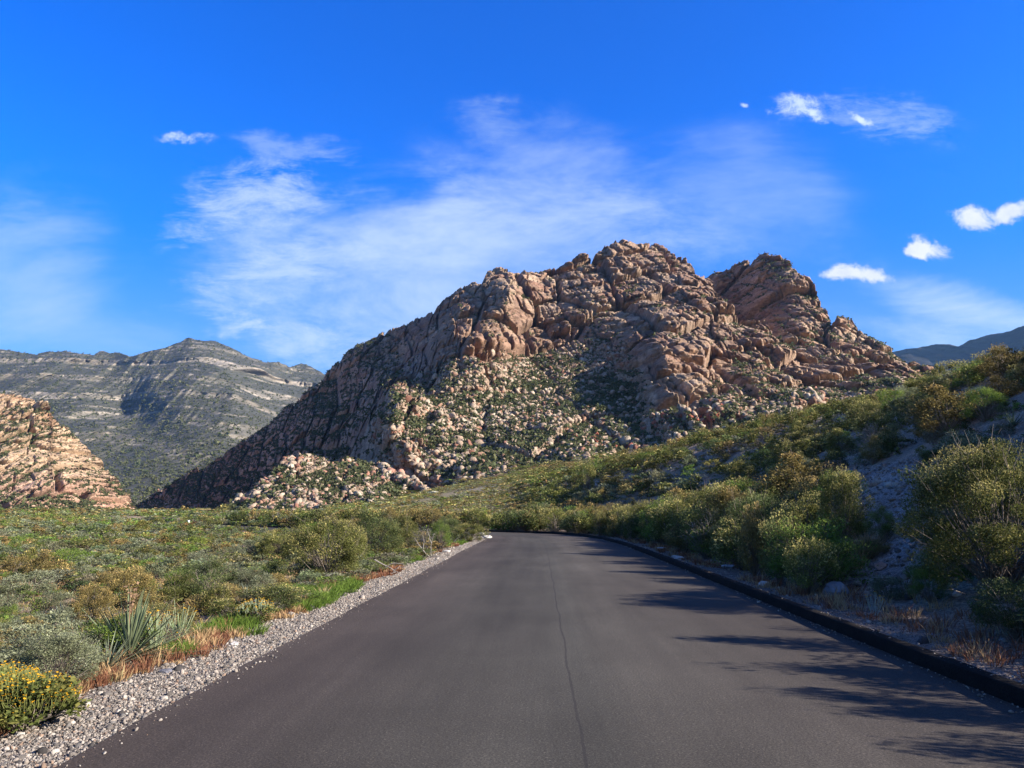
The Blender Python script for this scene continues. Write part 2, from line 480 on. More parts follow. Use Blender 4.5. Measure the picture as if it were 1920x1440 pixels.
def scatter_solid(name, protos, faces, P, S, colors, mat, **props):
    """many small solids merged in one stuff mesh"""
    n = len(P)
    rot = rng.uniform(0, 2 * math.pi, n); tilt = rng.normal(0, 0.35, n)
    ids = rng.integers(0, len(protos), n)
    Vs, Fs, Cs = [], [], []
    off = 0
    for k, pv in enumerate(protos):
        m = ids == k
        if not m.any(): continue
        c, s_ = np.cos(rot[m])[:, None], np.sin(rot[m])[:, None]
        ct, st = np.cos(tilt[m])[:, None], np.sin(tilt[m])[:, None]
        v = pv[None] * S[m][:, None, :]
        x, y, z = v[..., 0], v[..., 1], v[..., 2]
        y, z = y * ct - z * st, y * st + z * ct
        x, y = x * c - y * s_, x * s_ + y * c
        W = np.stack([x, y, z], -1) + P[m][:, None, :]
        nv = pv.shape[0]; q = m.sum()
        Vs.append(W.reshape(-1, 3)); Fs.append((faces[None] + (np.arange(q) * nv)[:, None, None] + off).reshape(-1, 3))
        Cs.append(np.repeat(colors[m], nv, 0)); off += q * nv
    me = make_mesh(name, np.concatenate(Vs), T=np.concatenate(Fs), C=np.concatenate(Cs), mat=mat)
    return add_obj(name, me, kind='stuff', **props)

def build_gravel():
    protos = [rock_shape(ICO1, 100 + k, 6, 0.0) for k in range(10)]
    # left shoulder
    n = 130000
    t = rng.random(n) ** 1.9
    y = 3.2 + t * 47
    w = rng.random(n)
    edge = np.interp(y, LL[:, 1][:260], LL[:, 0][:260])
    width = 0.80 + 0.12 * fbm(y * 0.5, y * 0, 3, 71)
    width = width + 1.3 * ss(33, 47, y)
    x = edge - 0.0 - w * (width + 0.25 * rng.normal(size=n) ** 2 * 0.5)
    # right verge
    n2 = 30000
    y2 = 4.0 + rng.random(n2) ** 1.7 * 46
    e2 = np.interp(y2, KL[:, 1][:260], KL[:, 0][:260]) + 0.24
    x2 = e2 + rng.random(n2) ** 1.5 * 2.4
    x = np.concatenate([x, x2]); y = np.concatenate([y, y2])
    z = ground(x, y)
    s = rng.lognormal(math.log(0.0052), 0.5, len(x)) * (1 + 0.018 * y)
    s = np.minimum(s, 0.028)
    big = rng.random(len(x)) < np.where(x > 0, 0.03, 0.004)
    s = np.where(big, s * rng.uniform(2, 3.5, len(x)), s)
    # strays on the asphalt edge and along the kerb
    m_ = 900; ys = 3.2 + rng.random(m_) ** 1.7 * 40; xs = np.interp(ys, LL[:, 1][:260], LL[:, 0][:260]) + np.abs(rng.normal(0, 0.10, m_))
    k_ = 1100; yk = 4 + rng.random(k_) ** 1.6 * 40; xk_ = np.interp(yk, KL[:, 1][:260], KL[:, 0][:260]); on = rng.random(k_) < 0.35
    xk2 = np.where(on, xk_ + rng.uniform(0.07, 0.18, k_), xk_ - np.abs(rng.normal(0, 0.07, k_)) - 0.01); zk = np.where(on, 0.138, 0.002)
    x = np.concatenate([x, xs, xk2]); y = np.concatenate([y, ys, yk]); z = np.concatenate([z, np.full(m_, 0.002), zk])
    s = np.concatenate([s, rng.lognormal(math.log(0.005), 0.5, m_), rng.lognormal(math.log(0.007), 0.5, k_)])
    S = s[:, None] * rng.uniform(0.6, 1.5, (len(x), 3))
    pal = np.array([(0.27, 0.23, 0.19), (0.18, 0.155, 0.13), (0.11, 0.097, 0.085), (0.34, 0.30, 0.25), (0.23, 0.16, 0.115), (0.14, 0.13, 0.12), (0.05, 0.045, 0.042)])
    c = pal[rng.choice(len(pal), len(x), p=[0.27, 0.23, 0.15, 0.14, 0.08, 0.08, 0.05])] * rng.uniform(0.8, 1.2, (len(x), 1))
    P = np.stack([x, y, z + s * 0.25], 1)
    scatter_solid('gravel', protos, ICO1[1], P, S, c, M_stone)
    # stones on the bare patches of the hill
    n = 160000
    X = rng.uniform(5, 45, n); Y = rng.uniform(8, 75, n)
    Z = ground(X, Y); m = bare_mask(X, Y, Z)
    X, Y, Z = X[m], Y[m], Z[m]
    s = rng.lognormal(math.log(0.028), 0.6, len(X))
    c = pal[rng.choice(len(pal), len(X), p=[0.25, 0.25, 0.2, 0.1, 0.1, 0.08, 0.02])]
    scatter_solid('rubble', protos, ICO1[1], np.stack([X, Y, Z + s * 0.2], 1), s[:, None] * rng.uniform(0.6, 1.5, (len(X), 3)), c, M_stone)

# ------------------------------------------------------------------ mountains
def rbf_fit(pts):
    P = np.array(pts, float)
    A = P[:, :2] / 300.0
    d = np.linalg.norm(A[:, None] - A[None], axis=2)
    n = len(P)
    M = np.zeros((n + 3, n + 3))
    M[:n, :n] = d + np.eye(n) * 0.02
    M[:n, n] = 1; M[:n, n + 1:] = A; M[n, :n] = 1; M[n + 1:, :n] = A.T
    w = np.linalg.solve(M, np.concatenate([np.log(P[:, 2]), [0, 0, 0]]))
    def f(x, y):
        ax = x / 300.0; ay = y / 300.0
        r = w[n] + w[n + 1] * ax + w[n + 2] * ay
        for k in range(n):
            r = r + w[k] * np.hypot(ax - A[k, 0], ay - A[k, 1])
        return np.exp(r)
    return f

def sheet(sky, base, depth, x0, x1, step, jag=0.0, back=26, extra_base=12, lim=None):
    """grid of surface points between base line and skyline, then over the back of the ridge"""
    sky = np.array(sky, float); base = np.array(base, float)
    xs = np.arange(x0, x1 + step, step)
    ysky = np.interp(xs, sky[:, 0], sky[:, 1]) + jag * fbm(xs * 0.045, xs * 0, 4, 77)
    ybase = np.interp(xs, base[:, 0], base[:, 1]) + extra_base
    ybase = np.maximum(ybase, ysky + 2)
    nr = int(np.max(ybase - ysky) / step) + 2
    v = np.linspace(0, 1, nr)[:, None]
    y = ybase[None] * (1 - v) + ysky[None] * v
    x = np.broadcast_to(xs[None], y.shape)
    D = depth(x, y)
    if lim: D = np.clip(D, *lim)
    X, Y, Z = pt(x, y, D)
    # back of the ridge
    bx, by, bz, pyb = [], [], [], []
    zt = Z[-1]
    for k in range(1, back + 1):
        q = (k / back) ** 1.3
        Dk = D[-1] * (1 + 0.42 * q) + k * 1.5
        xx, yy, _ = pt(xs, ysky, Dk)
        bx.append(xx); by.append(yy); bz.append(zt * (1 - 0.9 * q) - 1.2 * k * (k < 3)); pyb.append(ysky)
    X = np.vstack([X] + [b[None] for b in bx]); Y = np.vstack([Y] + [b[None] for b in by]); Z = np.vstack([Z] + [b[None] for b in bz])
    PX = np.vstack([x] + [xs[None]] * back); PY = np.vstack([y] + [p[None] for p in pyb])
    return X, Y, Z, PX, PY, nr

def normals(X, Y, Z):
    P = np.stack([X, Y, Z], -1)
    du = np.gradient(P, axis=1); dv = np.gradient(P, axis=0)
    n = np.cross(du, dv)
    n /= np.linalg.norm(n, axis=-1, keepdims=True) + 1e-9
    return n

def blocks(u, w, su, sw, s, warp=0.24):
    a = u / su + warp * fbm(u / su * 0.7, w / sw * 0.7, 2, s + 50)
    b = w / sw + warp * fbm(u / su * 0.7 + 9, w / sw * 0.7, 2, s + 60)
    F1, F2, dx, dy, c1, c2, c3 = worley(a, b, s)
    crack = ss(0.0, 0.11, F2 - F1)
    dome = np.sqrt(np.clip(1 - (F1 / 0.95) ** 2, 0, 1))
    tilt = dx * (c2 - 0.5) + dy * (c3 - 0.5)
    h = (0.5 * dome + 0.6 * (c1 - 0.5) + 1.15 * tilt) * crack + 0.5 * (crack - 1)
    return h, c1, c2, crack

def joints(u, w, su, sw, s):
    """blocks parted by upright joints and bedding planes"""
    a = u / su + 0.30 * fbm(u / su * 0.45, w / sw * 0.45, 3, s + 50)
    ca = np.floor(a); fa = a - ca; z = np.zeros_like(ca)
    b = w / sw + _h(ca, z, z, s) + 0.22 * fbm(u / su * 0.5 + 9, w / sw * 0.5, 3, s + 60)
    cb = np.floor(b); fb = b - cb
    r1 = _h(ca, cb, z, s + 1); r2 = _h(ca, cb, z, s + 2); r3 = _h(ca, cb, z, s + 3)
    e = ss(0, 0.10, fa) * ss(0, 0.10, 1 - fa) * ss(0, 0.09, fb) * ss(0, 0.16, 1 - fb)
    dome = (1 - (2 * fa - 1) ** 4) * (1 - (2 * fb - 1) ** 4)
    return (r1 - 0.5) * e + 0.35 * dome + 0.45 * (e - 1) + ((fa - 0.5) * (r2 - 0.5) * 0.9 - (fb - 0.5) * (0.2 + r3 * 0.6)) * e

def rocky(X, Y, Z, PX, PY, soft, scale=1.0, seed=0):
    """relief of jointed, rounded sandstone; soft = 0 on cliffs, 1 on talus"""
    cl = 1 - soft
    u = X; w = Z * 1.12 + Y * 0.04
    q = u * 0.95 + w * 0.26; r = w - 0.18 * u
    slab = ss(-0.12, 0.22, fbm(q / (70 * scale), r / (60 * scale), 3, seed + 70)) * cl      # smooth slabs and domes
    h = np.zeros_like(X)
    h1, a1, b1, k1 = blocks(q, r, 66 * scale, 78 * scale, seed + 1)
    h += 33 * scale * h1 * (0.3 + 0.7 * cl)
    h2, a2, b2, k2 = blocks(q + 0.15 * r, r, 27 * scale, 32 * scale, seed + 2)
    jmask = ss(-0.25, 0.15, fbm(q / (90 * scale) + 4, r / (70 * scale), 2, seed + 72))
    h += 12.0 * scale * h2 * (0.3 + 0.7 * cl) * (1 - 0.6 * jmask * cl)
    h += 21.0 * scale * joints(q, r + 0.08 * q, 29 * scale, 40 * scale, seed + 80) * cl * (0.25 + 0.75 * jmask)
    h += 6.5 * scale * joints(q + 0.1 * r, r + 0.1 * q, 11 * scale, 12.5 * scale, seed + 90) * cl * (0.5 + 0.5 * jmask)
    h3, a3, b3, k3 = blocks(u - 0.2 * w, w, 12 * scale, 11 * scale, seed + 3)
    h += 4.4 * scale * h3 * (0.62 + 0.38 * soft) * (1 - 0.6 * slab) * (1 - 0.4 * jmask * cl)
    h4, a4, b4, k4 = blocks(u + 0.3 * w, w, 5.2 * scale, 4.2 * scale, seed + 4)
    h += 2.2 * scale * h4 * (0.55 + 0.45 * soft) * (1 - 0.65 * slab)
    # bedding ledges and vertical joints
    bed = Z * 0.085 / scale + 0.025 * u / scale + 0.9 * fbm(u * 0.01 / scale, w * 0.01 / scale, 3, seed + 8)
    saw = bed - np.floor(bed)
    h += 5.0 * scale * (ss(0.0, 0.75, saw) - ss(0.8, 1.0, saw)) * cl * (0.5 + 0.5 * fbm(u * 0.012, w * 0.02, 2, seed + 9))
    sb = bed * 3.1; sf = sb - np.floor(sb)
    h += 1.1 * scale * (sf - ss(0.8, 1.0, sf)) * cl
    jt = np.abs(vn2(q / (18 * scale), r / (110 * scale), seed + 10))
    jm = ss(-0.2, 0.3, fbm(q / (60 * scale), r / (60 * scale), 2, seed + 71))
    h -= 15 * scale * (1 - ss(0.0, 0.09, jt)) * cl * jm
    h += 0.9 * scale * fbm(u * 0.35 / scale, w * 0.35 / scale, 3, seed + 11)
    return h, (a1, a2, a3, a4, b2, k3, saw, bed)

def displace(X, Y, Z, h, up=0.36, nr=None, side=0.12):
    """push the surface out into the valley, with a little lift"""
    f = np.ones_like(X)
    if nr is not None:
        f[nr:] *= 0.6
    r = np.hypot(X, Y)
    hx, hy = X / r, Y / r
    g = h * f
    return X - g * (hx - side * hy), Y - g * (hy + side * hx), Z - g * (Z - EYE) / r + up * g

def rock_colors(X, Y, Z, PX, PY, soft, tags, N, seed=0, brown_coat=None, tintw=0.0):
    a1, a2, a3, a4, b2, k3, saw, bed = tags
    n = 0.5 + 0.5 * fbm(X * 0.012, Z * 0.02, 4, seed + 20)
    C = mixc([0.44, 0.32, 0.215], [0.36, 0.235, 0.15], ss(0.35, 0.65, n))
    C = mixc(C, [0.52, 0.385, 0.27], ss(0.55, 0.9, a3) * 0.6)
    C = mixc(C, [0.29, 0.15, 0.095], ss(0.6, 0.95, a2) * 0.55)
    C = mixc(C, [0.21, 0.10, 0.066], ss(0.25, 0.55, fbm(X * 0.02 + 3, Z * 0.035, 4, seed + 23)) * 0.75)
    # dark streaks of varnish run down from the ledges
    st = ss(0.15, 0.5, fbm(X * 0.16, Z * 0.018, 3, seed + 26)) * (1 - soft)
    C = mixc(C, [0.14, 0.078, 0.057], st * 0.55)
    if brown_coat is not None:     # brown red coat where masked; desert varnish on the high faces
        v = brown_coat * (0.6 + 0.4 * ss(-0.4, 0.3, fbm(X * 0.015, Z * 0.04, 3, seed + 24)))
        C = mixc(C, [0.215, 0.132, 0.09], v * 0.65)
    band = ss(0.25, 0.5, fbm(X * 0.004, bed * 1.7, 3, seed + 25))
    C = mixc(C, [0.44, 0.31, 0.21], band * 0.4)
    C = mixc(C, [0.36, 0.28, 0.205], soft * 0.5 * ss(0.25, 0.8, a4))
    ln = bed * 5.0 + 0.6 * fbm(X * 0.03, Z * 0.03, 2, seed + 27); lf = np.abs(ln - np.round(ln)) * 2      # thin beds of paler and redder sand
    C = C * (1 + 0.22 * (lf - 0.5) * (1 - 0.7 * soft))[..., None]
    C = C * (0.75 + 0.5 * a4[..., None])
    return C

VEG_PTS = []     # mountain brush, collected from all sheets
BOULD = []       # talus boulders

def brush_from(X, Y, Z, PX, PY, N, w, n, nr, size, tone=0):
    """pick mesh points for mountain brush"""
    Wt = w[:nr] * np.clip((N[:nr, :, 2] - 0.35) * 2.2, 0.02, 1)
    p = (Wt / Wt.sum()).ravel()
    i = rng.choice(p.size, n, p=p)
    P = np.stack([X[:nr].ravel()[i], Y[:nr].ravel()[i], Z[:nr].ravel()[i]], 1)
    VEG_PTS.append((P, rng.lognormal(math.log(size), 0.35, n), np.full(n, tone)))

def boulders_from(X, Y, Z, w, n, nr, smin, smax, tone):
    p = (w[:nr] / w[:nr].sum()).ravel()
    i = rng.choice(p.size, n, p=p)
    P = np.stack([X[:nr].ravel()[i], Y[:nr].ravel()[i], Z[:nr].ravel()[i]], 1)
    s = smin * (smax / smin) ** (rng.random(n) ** 3.4)
    BOULD.append((P, s, np.full(n, tone)))

def finish(name, X, Y, Z, C, mat):
    V = np.stack([X, Y, Z], -1).reshape(-1, 3)
    me = make_mesh(name, V, grid_quads(*X.shape), C.reshape(-1, 3), mat=mat, smooth=True)
    return add_obj(name, me, kind='structure')

ST_M = 1.25
def main_mountain():
    sky = [(200, 962), (265, 948), (330, 905), (400, 868), (470, 822), (520, 782), (560, 752), (600, 722), (612, 700), (640, 672), (690, 645), (740, 622), (790, 597),
           (812, 590), (830, 568), (860, 550), (888, 538), (900, 542), (912, 516), (935, 508), (960, 516), (975, 520), (1005, 521), (1040, 512), (1060, 501), (1085, 487),
           (1100, 488), (1108, 494), (1120, 478), (1150, 460), (1165, 457), (1190, 468), (1215, 462), (1240, 469), (1258, 480), (1266, 492), (1282, 492), (1296, 506),
           (1306, 521), (1320, 518), (1336, 540), (1345, 566), (1385, 604), (1404, 612), (1430, 616), (1455, 640), (1475, 668), (1510, 672), (1545, 690), (1600, 700), (1650, 704), (1690, 706), (1712, 698), (1735, 694), (1748, 712), (1756, 745), (1764, 780)]
    base = [(200, 962), (265, 958), (300, 966), (400, 970), (500, 962), (600, 952), (650, 945), (740, 925), (800, 915), (900, 893), (1000, 873), (1080, 862), (1200, 848), (1300, 826), (1400, 806), (1500, 790), (1700, 760), (1830, 760)]
    cp = [(265, 945, 1700), (400, 870, 1560), (520, 780, 1420), (610, 702, 1330), (700, 642, 1240), (800, 595, 1130), (900, 538, 1070), (1000, 520, 1090), (1090, 487, 1110), (1165, 458, 1130),
          (1258, 480, 1090), (1320, 517, 1010), (1390, 600, 880), (1450, 640, 820), (1500, 690, 740), (1600, 700, 720), (1700, 705, 720), (1800, 735, 740),
          (300, 964, 1500), (400, 968, 1260), (500, 960, 1050), (600, 945, 860), (670, 925, 640), (740, 920, 530), (900, 890, 480), (1080, 860, 470), (1300, 825, 475), (1500, 785, 520), (1700, 750, 560),
          (560, 850, 1130), (600, 800, 1130), (640, 860, 900), (655, 790, 1030), (690, 745, 1010), (690, 905, 590), (700, 850, 590), (706, 800, 610), (620, 720, 1270), (750, 690, 1040), (790, 665, 950), (670, 690, 1160), (480, 880, 1300), (730, 760, 640),
          (725, 800, 560), (760, 850, 525), (800, 800, 585), (830, 730, 670), (840, 700, 720), (860, 650, 770), (900, 640, 770), (905, 700, 700), (950, 560, 900), (960, 640, 850), (1000, 600, 940),
          (900, 780, 620), (1000, 800, 590), (1000, 700, 770), (1050, 640, 860), (1100, 750, 660), (1150, 700, 730), (1100, 600, 880), (1180, 560, 930),
          (1240, 740, 585), (1240, 690, 625), (1205, 780, 580), (1160, 780, 600), (1300, 760, 560), (1350, 700, 650), (1280, 640, 740), (1300, 580, 850), (1400, 720, 620), (1420, 680, 690), (1250, 520, 990), (1180, 680, 720)]
    dep = rbf_fit(cp)
    X, Y, Z, PX, PY, nr = sheet(sky, base, dep, 205, 1764, ST_M, jag=5.0)
    # talus weight: the boulder slope below the cliffs
    tl = np.interp(PX, [600, 690, 700, 760, 850, 930, 1000, 1060, 1120, 1180, 1230, 1260, 1350, 1450, 1600], [960, 925, 800, 745, 712, 700, 655, 680, 655, 690, 800, 812, 790, 770, 760])
    soft = ss(-42, 42, PY - tl + 34 * fbm(X * 0.02, Z * 0.035, 4, 88))
    rib = ss(685, 705, PX) * (1 - ss(800, 860, PX)) * ss(740, 765, PY) + 0.8 * ss(1190, 1215, PX) * (1 - ss(1400, 1450, PX)) * ss(680, 700, PY) * (1 - ss(800, 822, PY))
    rib = np.clip(rib, 0, 1) * ss(-0.35, 0.1, fbm(X * 0.03, Z * 0.05, 3, 89))
    soft = soft * (1 - 0.85 * rib)
    soft[nr:] = 0
    h, tags = rocky(X, Y, Z, PX, PY, soft, 0.9, 11)
    X, Y, Z = displace(X, Y, Z, h, nr=nr)
    N = normals(X, Y, Z)
    brown_coat = ss(560, 690, PX) * (1 - ss(640, 780, PY + 0.0 * PX)) + (1 - ss(640, 720, PX))  # high faces, and a browner, darker tone over the whole left flank
    C = rock_colors(X, Y, Z, PX, PY, soft, tags, N, 11, np.clip(brown_coat, 0, 1) * 0.8)
    # dull soil between the boulders, red beds at the foot
    dirt = soft * (1 - tags[5] * 0.9) + soft * ss(0.0, 0.5, fbm(X * 0.03, Y * 0.03, 3, 90)) * 0.6
    C = mixc(C, mixc([0.11, 0.095, 0.06], [0.19, 0.135, 0.09], 0.5 + 0.5 * fbm(X * 0.1, Z * 0.1, 2, 91)), np.clip(dirt, 0, 0.9))
    bl = np.interp(PX, [560, 800, 1000, 1200, 1300, 1400], [965, 915, 873, 848, 826, 800])
    foot = ss(-52, -12, PY - bl) * ss(1000, 1080, PX) * (1 - ss(1420, 1500, PX)) * ss(-0.2, 0.2, fbm(X * 0.05, Z * 0.1, 3, 92))
    C = mixc(C, [0.25, 0.075, 0.045], foot * 0.8)
    # colour of plants rooted in ledges (low matted brush)
    wv = soft * (0.35 + 0.65 * ss(-0.1, 0.4, fbm(X * 0.02 + 7, Z * 0.035, 3, 93))) + (1 - soft) * 0.10 * ss(0.0, 0.4, fbm(X * 0.03, Z * 0.05, 3, 94)) + 0.9 * (1 - ss(600, 780, PX)) * (1 - soft)
    finish('red_rock_mountain', X, Y, Z, C, M_rock)
    brush_from(X, Y, Z, PX, PY, N, wv, 56000, nr, 1.5, 0)
    bw = soft * (0.08 + 0.92 * ss(-0.2, 0.35, fbm(X * 0.03, Z * 0.06, 4, 95))) * (1 - 0.55 * ss(900, 1000, PX) * (1 - ss(1180, 1260, PX)) * ss(700, 740, PY))
    boulders_from(X, Y, Z, bw + 0.10 * soft, 64000, nr, 0.5, 4.4, 0)
    boulders_from(X, Y, Z, foot + 0.001 * soft, 500, nr, 0.8, 4.0, 1)

def rear_peak():
    sky = [(1270, 560), (1300, 530), (1332, 522), (1352, 517), (1385, 498), (1410, 496), (1430, 489), (1450, 498), (1470, 503), (1490, 514), (1515, 530), (1530, 556), (1548, 592), (1556, 609), (1575, 607), (1590, 612), (1610, 636),
           (1640, 656), (1680, 685), (1698, 699), (1716, 712), (1730, 735), (1742, 770)]
    base = [(1270, 640), (1350, 680), (1450, 720), (1550, 745), (1650, 760), (1800, 780)]
    cp = [(1290, 540, 1300), (1330, 525, 1230), (1330, 600, 1220), (1380, 560, 1180), (1430, 492, 1150), (1430, 560, 1080), (1480, 540, 1040), (1515, 532, 1060), (1540, 600, 980), (1555, 608, 990), (1500, 620, 930), (1640, 656, 940), (1700, 699, 900), (1800, 740, 860),
          (1450, 640, 960), (1400, 640, 1060), (1550, 680, 850), (1620, 700, 820), (1700, 735, 790), (1450, 720, 860), (1350, 680, 1060), (1560, 740, 790)]
    dep = rbf_fit(cp)
    X, Y, Z, PX, PY, nr = sheet(sky, base, dep, 1275, 1742, 1.35, jag=5.0)
    soft = np.zeros_like(X)
    h, tags = rocky(X, Y, Z, PX, PY, soft, 0.95, 31)
    X, Y, Z = displace(X, Y, Z, h, nr=nr)
    N = normals(X, Y, Z)
    brown_coat = 1 - ss(560, 690, PY)
    C = rock_colors(X, Y, Z, PX, PY, soft, tags, N, 31, brown_coat)
    finish('red_rock_peak', X, Y, Z, C, M_rock)
    brush_from(X, Y, Z, PX, PY, N, 0.2 + ss(0, 0.3, fbm(X * 0.03, Z * 0.05, 3, 96)), 2600, nr, 1.8, 0)

def talus_apron():
    sky = [(380, 972), (430, 950), (452, 932), (480, 912), (505, 892), (535, 868), (560, 858), (585, 862), (612, 868), (640, 864), (665, 868), (700, 876), (740, 892), (800, 918)]
    base = [(380, 972), (430, 974), (500, 974), (600, 966), (700, 946), (800, 928)]
    cp = [(380, 972, 440), (452, 932, 470), (535, 868, 520), (612, 868, 520), (700, 892, 490), (800, 920, 470), (430, 974, 420), (500, 972, 405), (600, 964, 405), (700, 944, 420), (800, 925, 450), (560, 910, 460), (640, 915, 450)]
    dep = rbf_fit(cp)
    X, Y, Z, PX, PY, nr = sheet(sky, base, dep, 384, 796, 1.35, jag=9.0, extra_base=8)
    soft = np.ones_like(X)
    h, tags = rocky(X, Y, Z, PX, PY, soft, 0.5, 41)
    X, Y, Z = displace(X, Y, Z, h, nr=nr)
    N = normals(X, Y, Z)
    C = rock_colors(X, Y, Z, PX, PY, soft, tags, N, 41)
    g = ss(-0.35, 0.25, fbm(X * 0.06, Z * 0.1, 3, 97))
    C = mixc(C, mixc([0.08, 0.07, 0.04], [0.15, 0.09, 0.055], 0.5 + 0.5 * fbm(X * 0.1, Z * 0.1, 2, 98)), 0.35 + 0.5 * g)
    finish('talus_slope', X, Y, Z, C, M_rock)
    brush_from(X, Y, Z, PX, PY, N, 0.3 + g, 6500, nr, 1.1, 0)
    lw = 1 - 0.6 * ss(930, 975, PY)
    boulders_from(X, Y, Z, lw * (0.1 + ss(-0.1, 0.3, fbm(X * 0.05, Z * 0.08, 3, 99))), 9000, nr, 0.4, 4.2, 2)

def left_hill():
    sky = [(-500, 640), (-300, 690), (-150, 735), (-60, 748), (0, 748), (30, 747), (62, 752), (75, 760), (88, 770), (95, 788), (112, 805), (150, 835), (180, 862), (195, 880), (207, 900), (225, 925), (238, 935), (252, 958), (262, 968)]
    base = [(-500, 966), (0, 962), (120, 965), (200, 966), (262, 970)]
    cp = [(-500, 640, 1500), (-150, 735, 1250), (0, 748, 1150), (80, 762, 1120), (150, 835, 1060), (207, 900, 1000), (255, 960, 960), (-500, 960, 800), (0, 955, 800), (120, 962, 820), (200, 962, 870), (0, 860, 940), (100, 880, 920), (160, 920, 900), (60, 800, 1050), (-200, 860, 950)]
    dep = rbf_fit(cp)
    X, Y, Z, PX, PY, nr = sheet(sky, base, dep, -500, 262, 1.35, jag=4.0)
    soft = 0.15 + 0.5 * ss(0, 0.4, fbm(X * 0.01, Z * 0.02, 2, 100))
    soft[nr:] = 0.3
    h, tags = rocky(X, Y, Z, PX, PY, soft, 0.64, 51)
    X, Y, Z = displace(X, Y, Z, h, nr=nr)
    N = normals(X, Y, Z)
    C = rock_colors(X, Y, Z, PX, PY, soft, tags, N, 51)
    lowp = ss(880, 930, PY)
    C = mixc(C, [0.46, 0.33, 0.205], 0.6 * (1 - lowp))
    C = mixc(C, [0.42, 0.25, 0.18], 0.6 * lowp)
    C = mixc(C, [0.34, 0.18, 0.095], ss(0.1, 0.45, fbm(X * 0.02, Z * 0.06, 3, 101)) * 0.6 * (1 - ss(790, 830, PY)))
    finish('orange_rock_hill', X, Y, Z, C, M_rock)
    wv = 0.2 + 1.3 * ss(-0.05, 0.35, fbm(X * 0.02, Z * 0.03, 3, 102)) + 3.0 * ss(925, 960, PY) * (1 - ss(120, 200, PX))
    brush_from(X, Y, Z, PX, PY, N, wv, 9000, nr, 1.8, 0)
    boulders_from(X, Y, Z, np.ones_like(X), 900, nr, 0.8, 3.6, 3)

def strata_mountain(name, sky, base, cp, x0, x1, step, seed, rel, lim, thick, x_tilt=0.0, tone=0):
    dep = rbf_fit(cp)
    X, Y, Z, PX, PY, nr = sheet(sky, base, dep, x0, x1, step, jag=4.0, lim=lim)
    S = rel
    # spurs and gullies running down the face
    q = X / (620 * S); r = Z / (1500 * S)
    sp = ridged(q + 0.25 * fbm(q * 1.5, r * 3, 2, seed), r + 0.1 * q, 4, seed + 1)
    sp2 = ridged(X / (170 * S) + 0.5 * r * 4, Z / (520 * S), 4, seed + 2)
    h = 240 * S * sp + 85 * S * sp2 + 12 * S * fbm(X / (40 * S), Z / (40 * S), 4, seed + 3)
    slope_h = h.copy()
    Xd, Yd, Zd = displace(X, Y, Z, h - 60 * S, 0.0, nr)
    # hard beds stand out as cliffs, soft beds lie back as slopes
    el = (Zd + x_tilt * Xd + (0.13 * np.clip(Xd + 1650, 0, None) if tone == 0 else 0)) / thick + 0.35 * fbm(Xd / (500 * S), Yd / (500 * S), 3, seed + 4)
    k = np.floor(el); f = el - k
    hard = _h(k, k * 0, k * 0, seed + 5)
    hard = 0.35 + 0.65 * hard
    step_ = ss(0.0, 0.72, f) - 1.0 * ss(0.74, 0.98, f)
    hb = -S * 70 * hard * step_
    fine = el * 4.0; ff = fine - np.floor(fine)
    hb += -S * 11 * (ss(0, 0.7, ff) - ss(0.74, 0.98, ff))
    amp = 0.55 + 0.6 * ss(-0.3, 0.4, fbm(Xd / (300 * S), Zd / (300 * S), 3, seed + 6))
    Xd, Yd, Zd = displace(Xd, Yd, Zd, hb * amp, 0.0, nr)
    colm = np.abs(vn2(Xd / (34 * S), Zd / (260 * S), seed + 7))
    cliff = ss(0.60, 0.76, f) * (1 - ss(0.97, 1.0, f)) * hard
    Xd, Yd, Zd = displace(Xd, Yd, Zd, -20 * S * (1 - ss(0, 0.3, colm)) * cliff, 0.0, nr)
    N = normals(Xd, Yd, Zd)
    if tone == 0:
        C = mixc([0.066, 0.064, 0.050], [0.046, 0.048, 0.040], 0.5 + 0.5 * fbm(Xd / (120 * S), Zd / (60 * S), 3, seed + 8))
        rockc = mixc([0.31, 0.275, 0.225], [0.26, 0.205, 0.15], 0.5 + 0.5 * fbm(Xd / (200 * S), Zd / (100 * S), 3, seed + 9))
        stp = ss(0.55, 0.2, N[..., 2])
        patch = ss(-0.08, 0.26, fbm(Xd / (60 * S), Zd / (18 * S), 4, seed + 10))
        wr = np.clip(cliff * 0.95 * (0.55 + 0.45 * patch) + 0.55 * ss(0.6, 0.76, ff) * patch * ss(760, 900, 1660 - PY * 1.0), 0, 1)
        wr = wr * (1 - 0.75 * ss(830, 900, PY)) * (0.35 + 0.65 * ss(0.04, 0.22, colm))
        C = mixc(C, rockc, wr)
    else:
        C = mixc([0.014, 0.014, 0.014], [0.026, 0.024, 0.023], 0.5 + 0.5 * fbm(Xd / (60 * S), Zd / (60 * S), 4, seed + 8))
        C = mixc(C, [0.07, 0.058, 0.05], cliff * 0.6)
    finish(name, Xd, Yd, Zd, C, M_far)
    if tone == 0:
        brush_from(Xd, Yd, Zd, PX, PY, N, np.ones_like(Xd), 34000, nr, 4.2, 1)

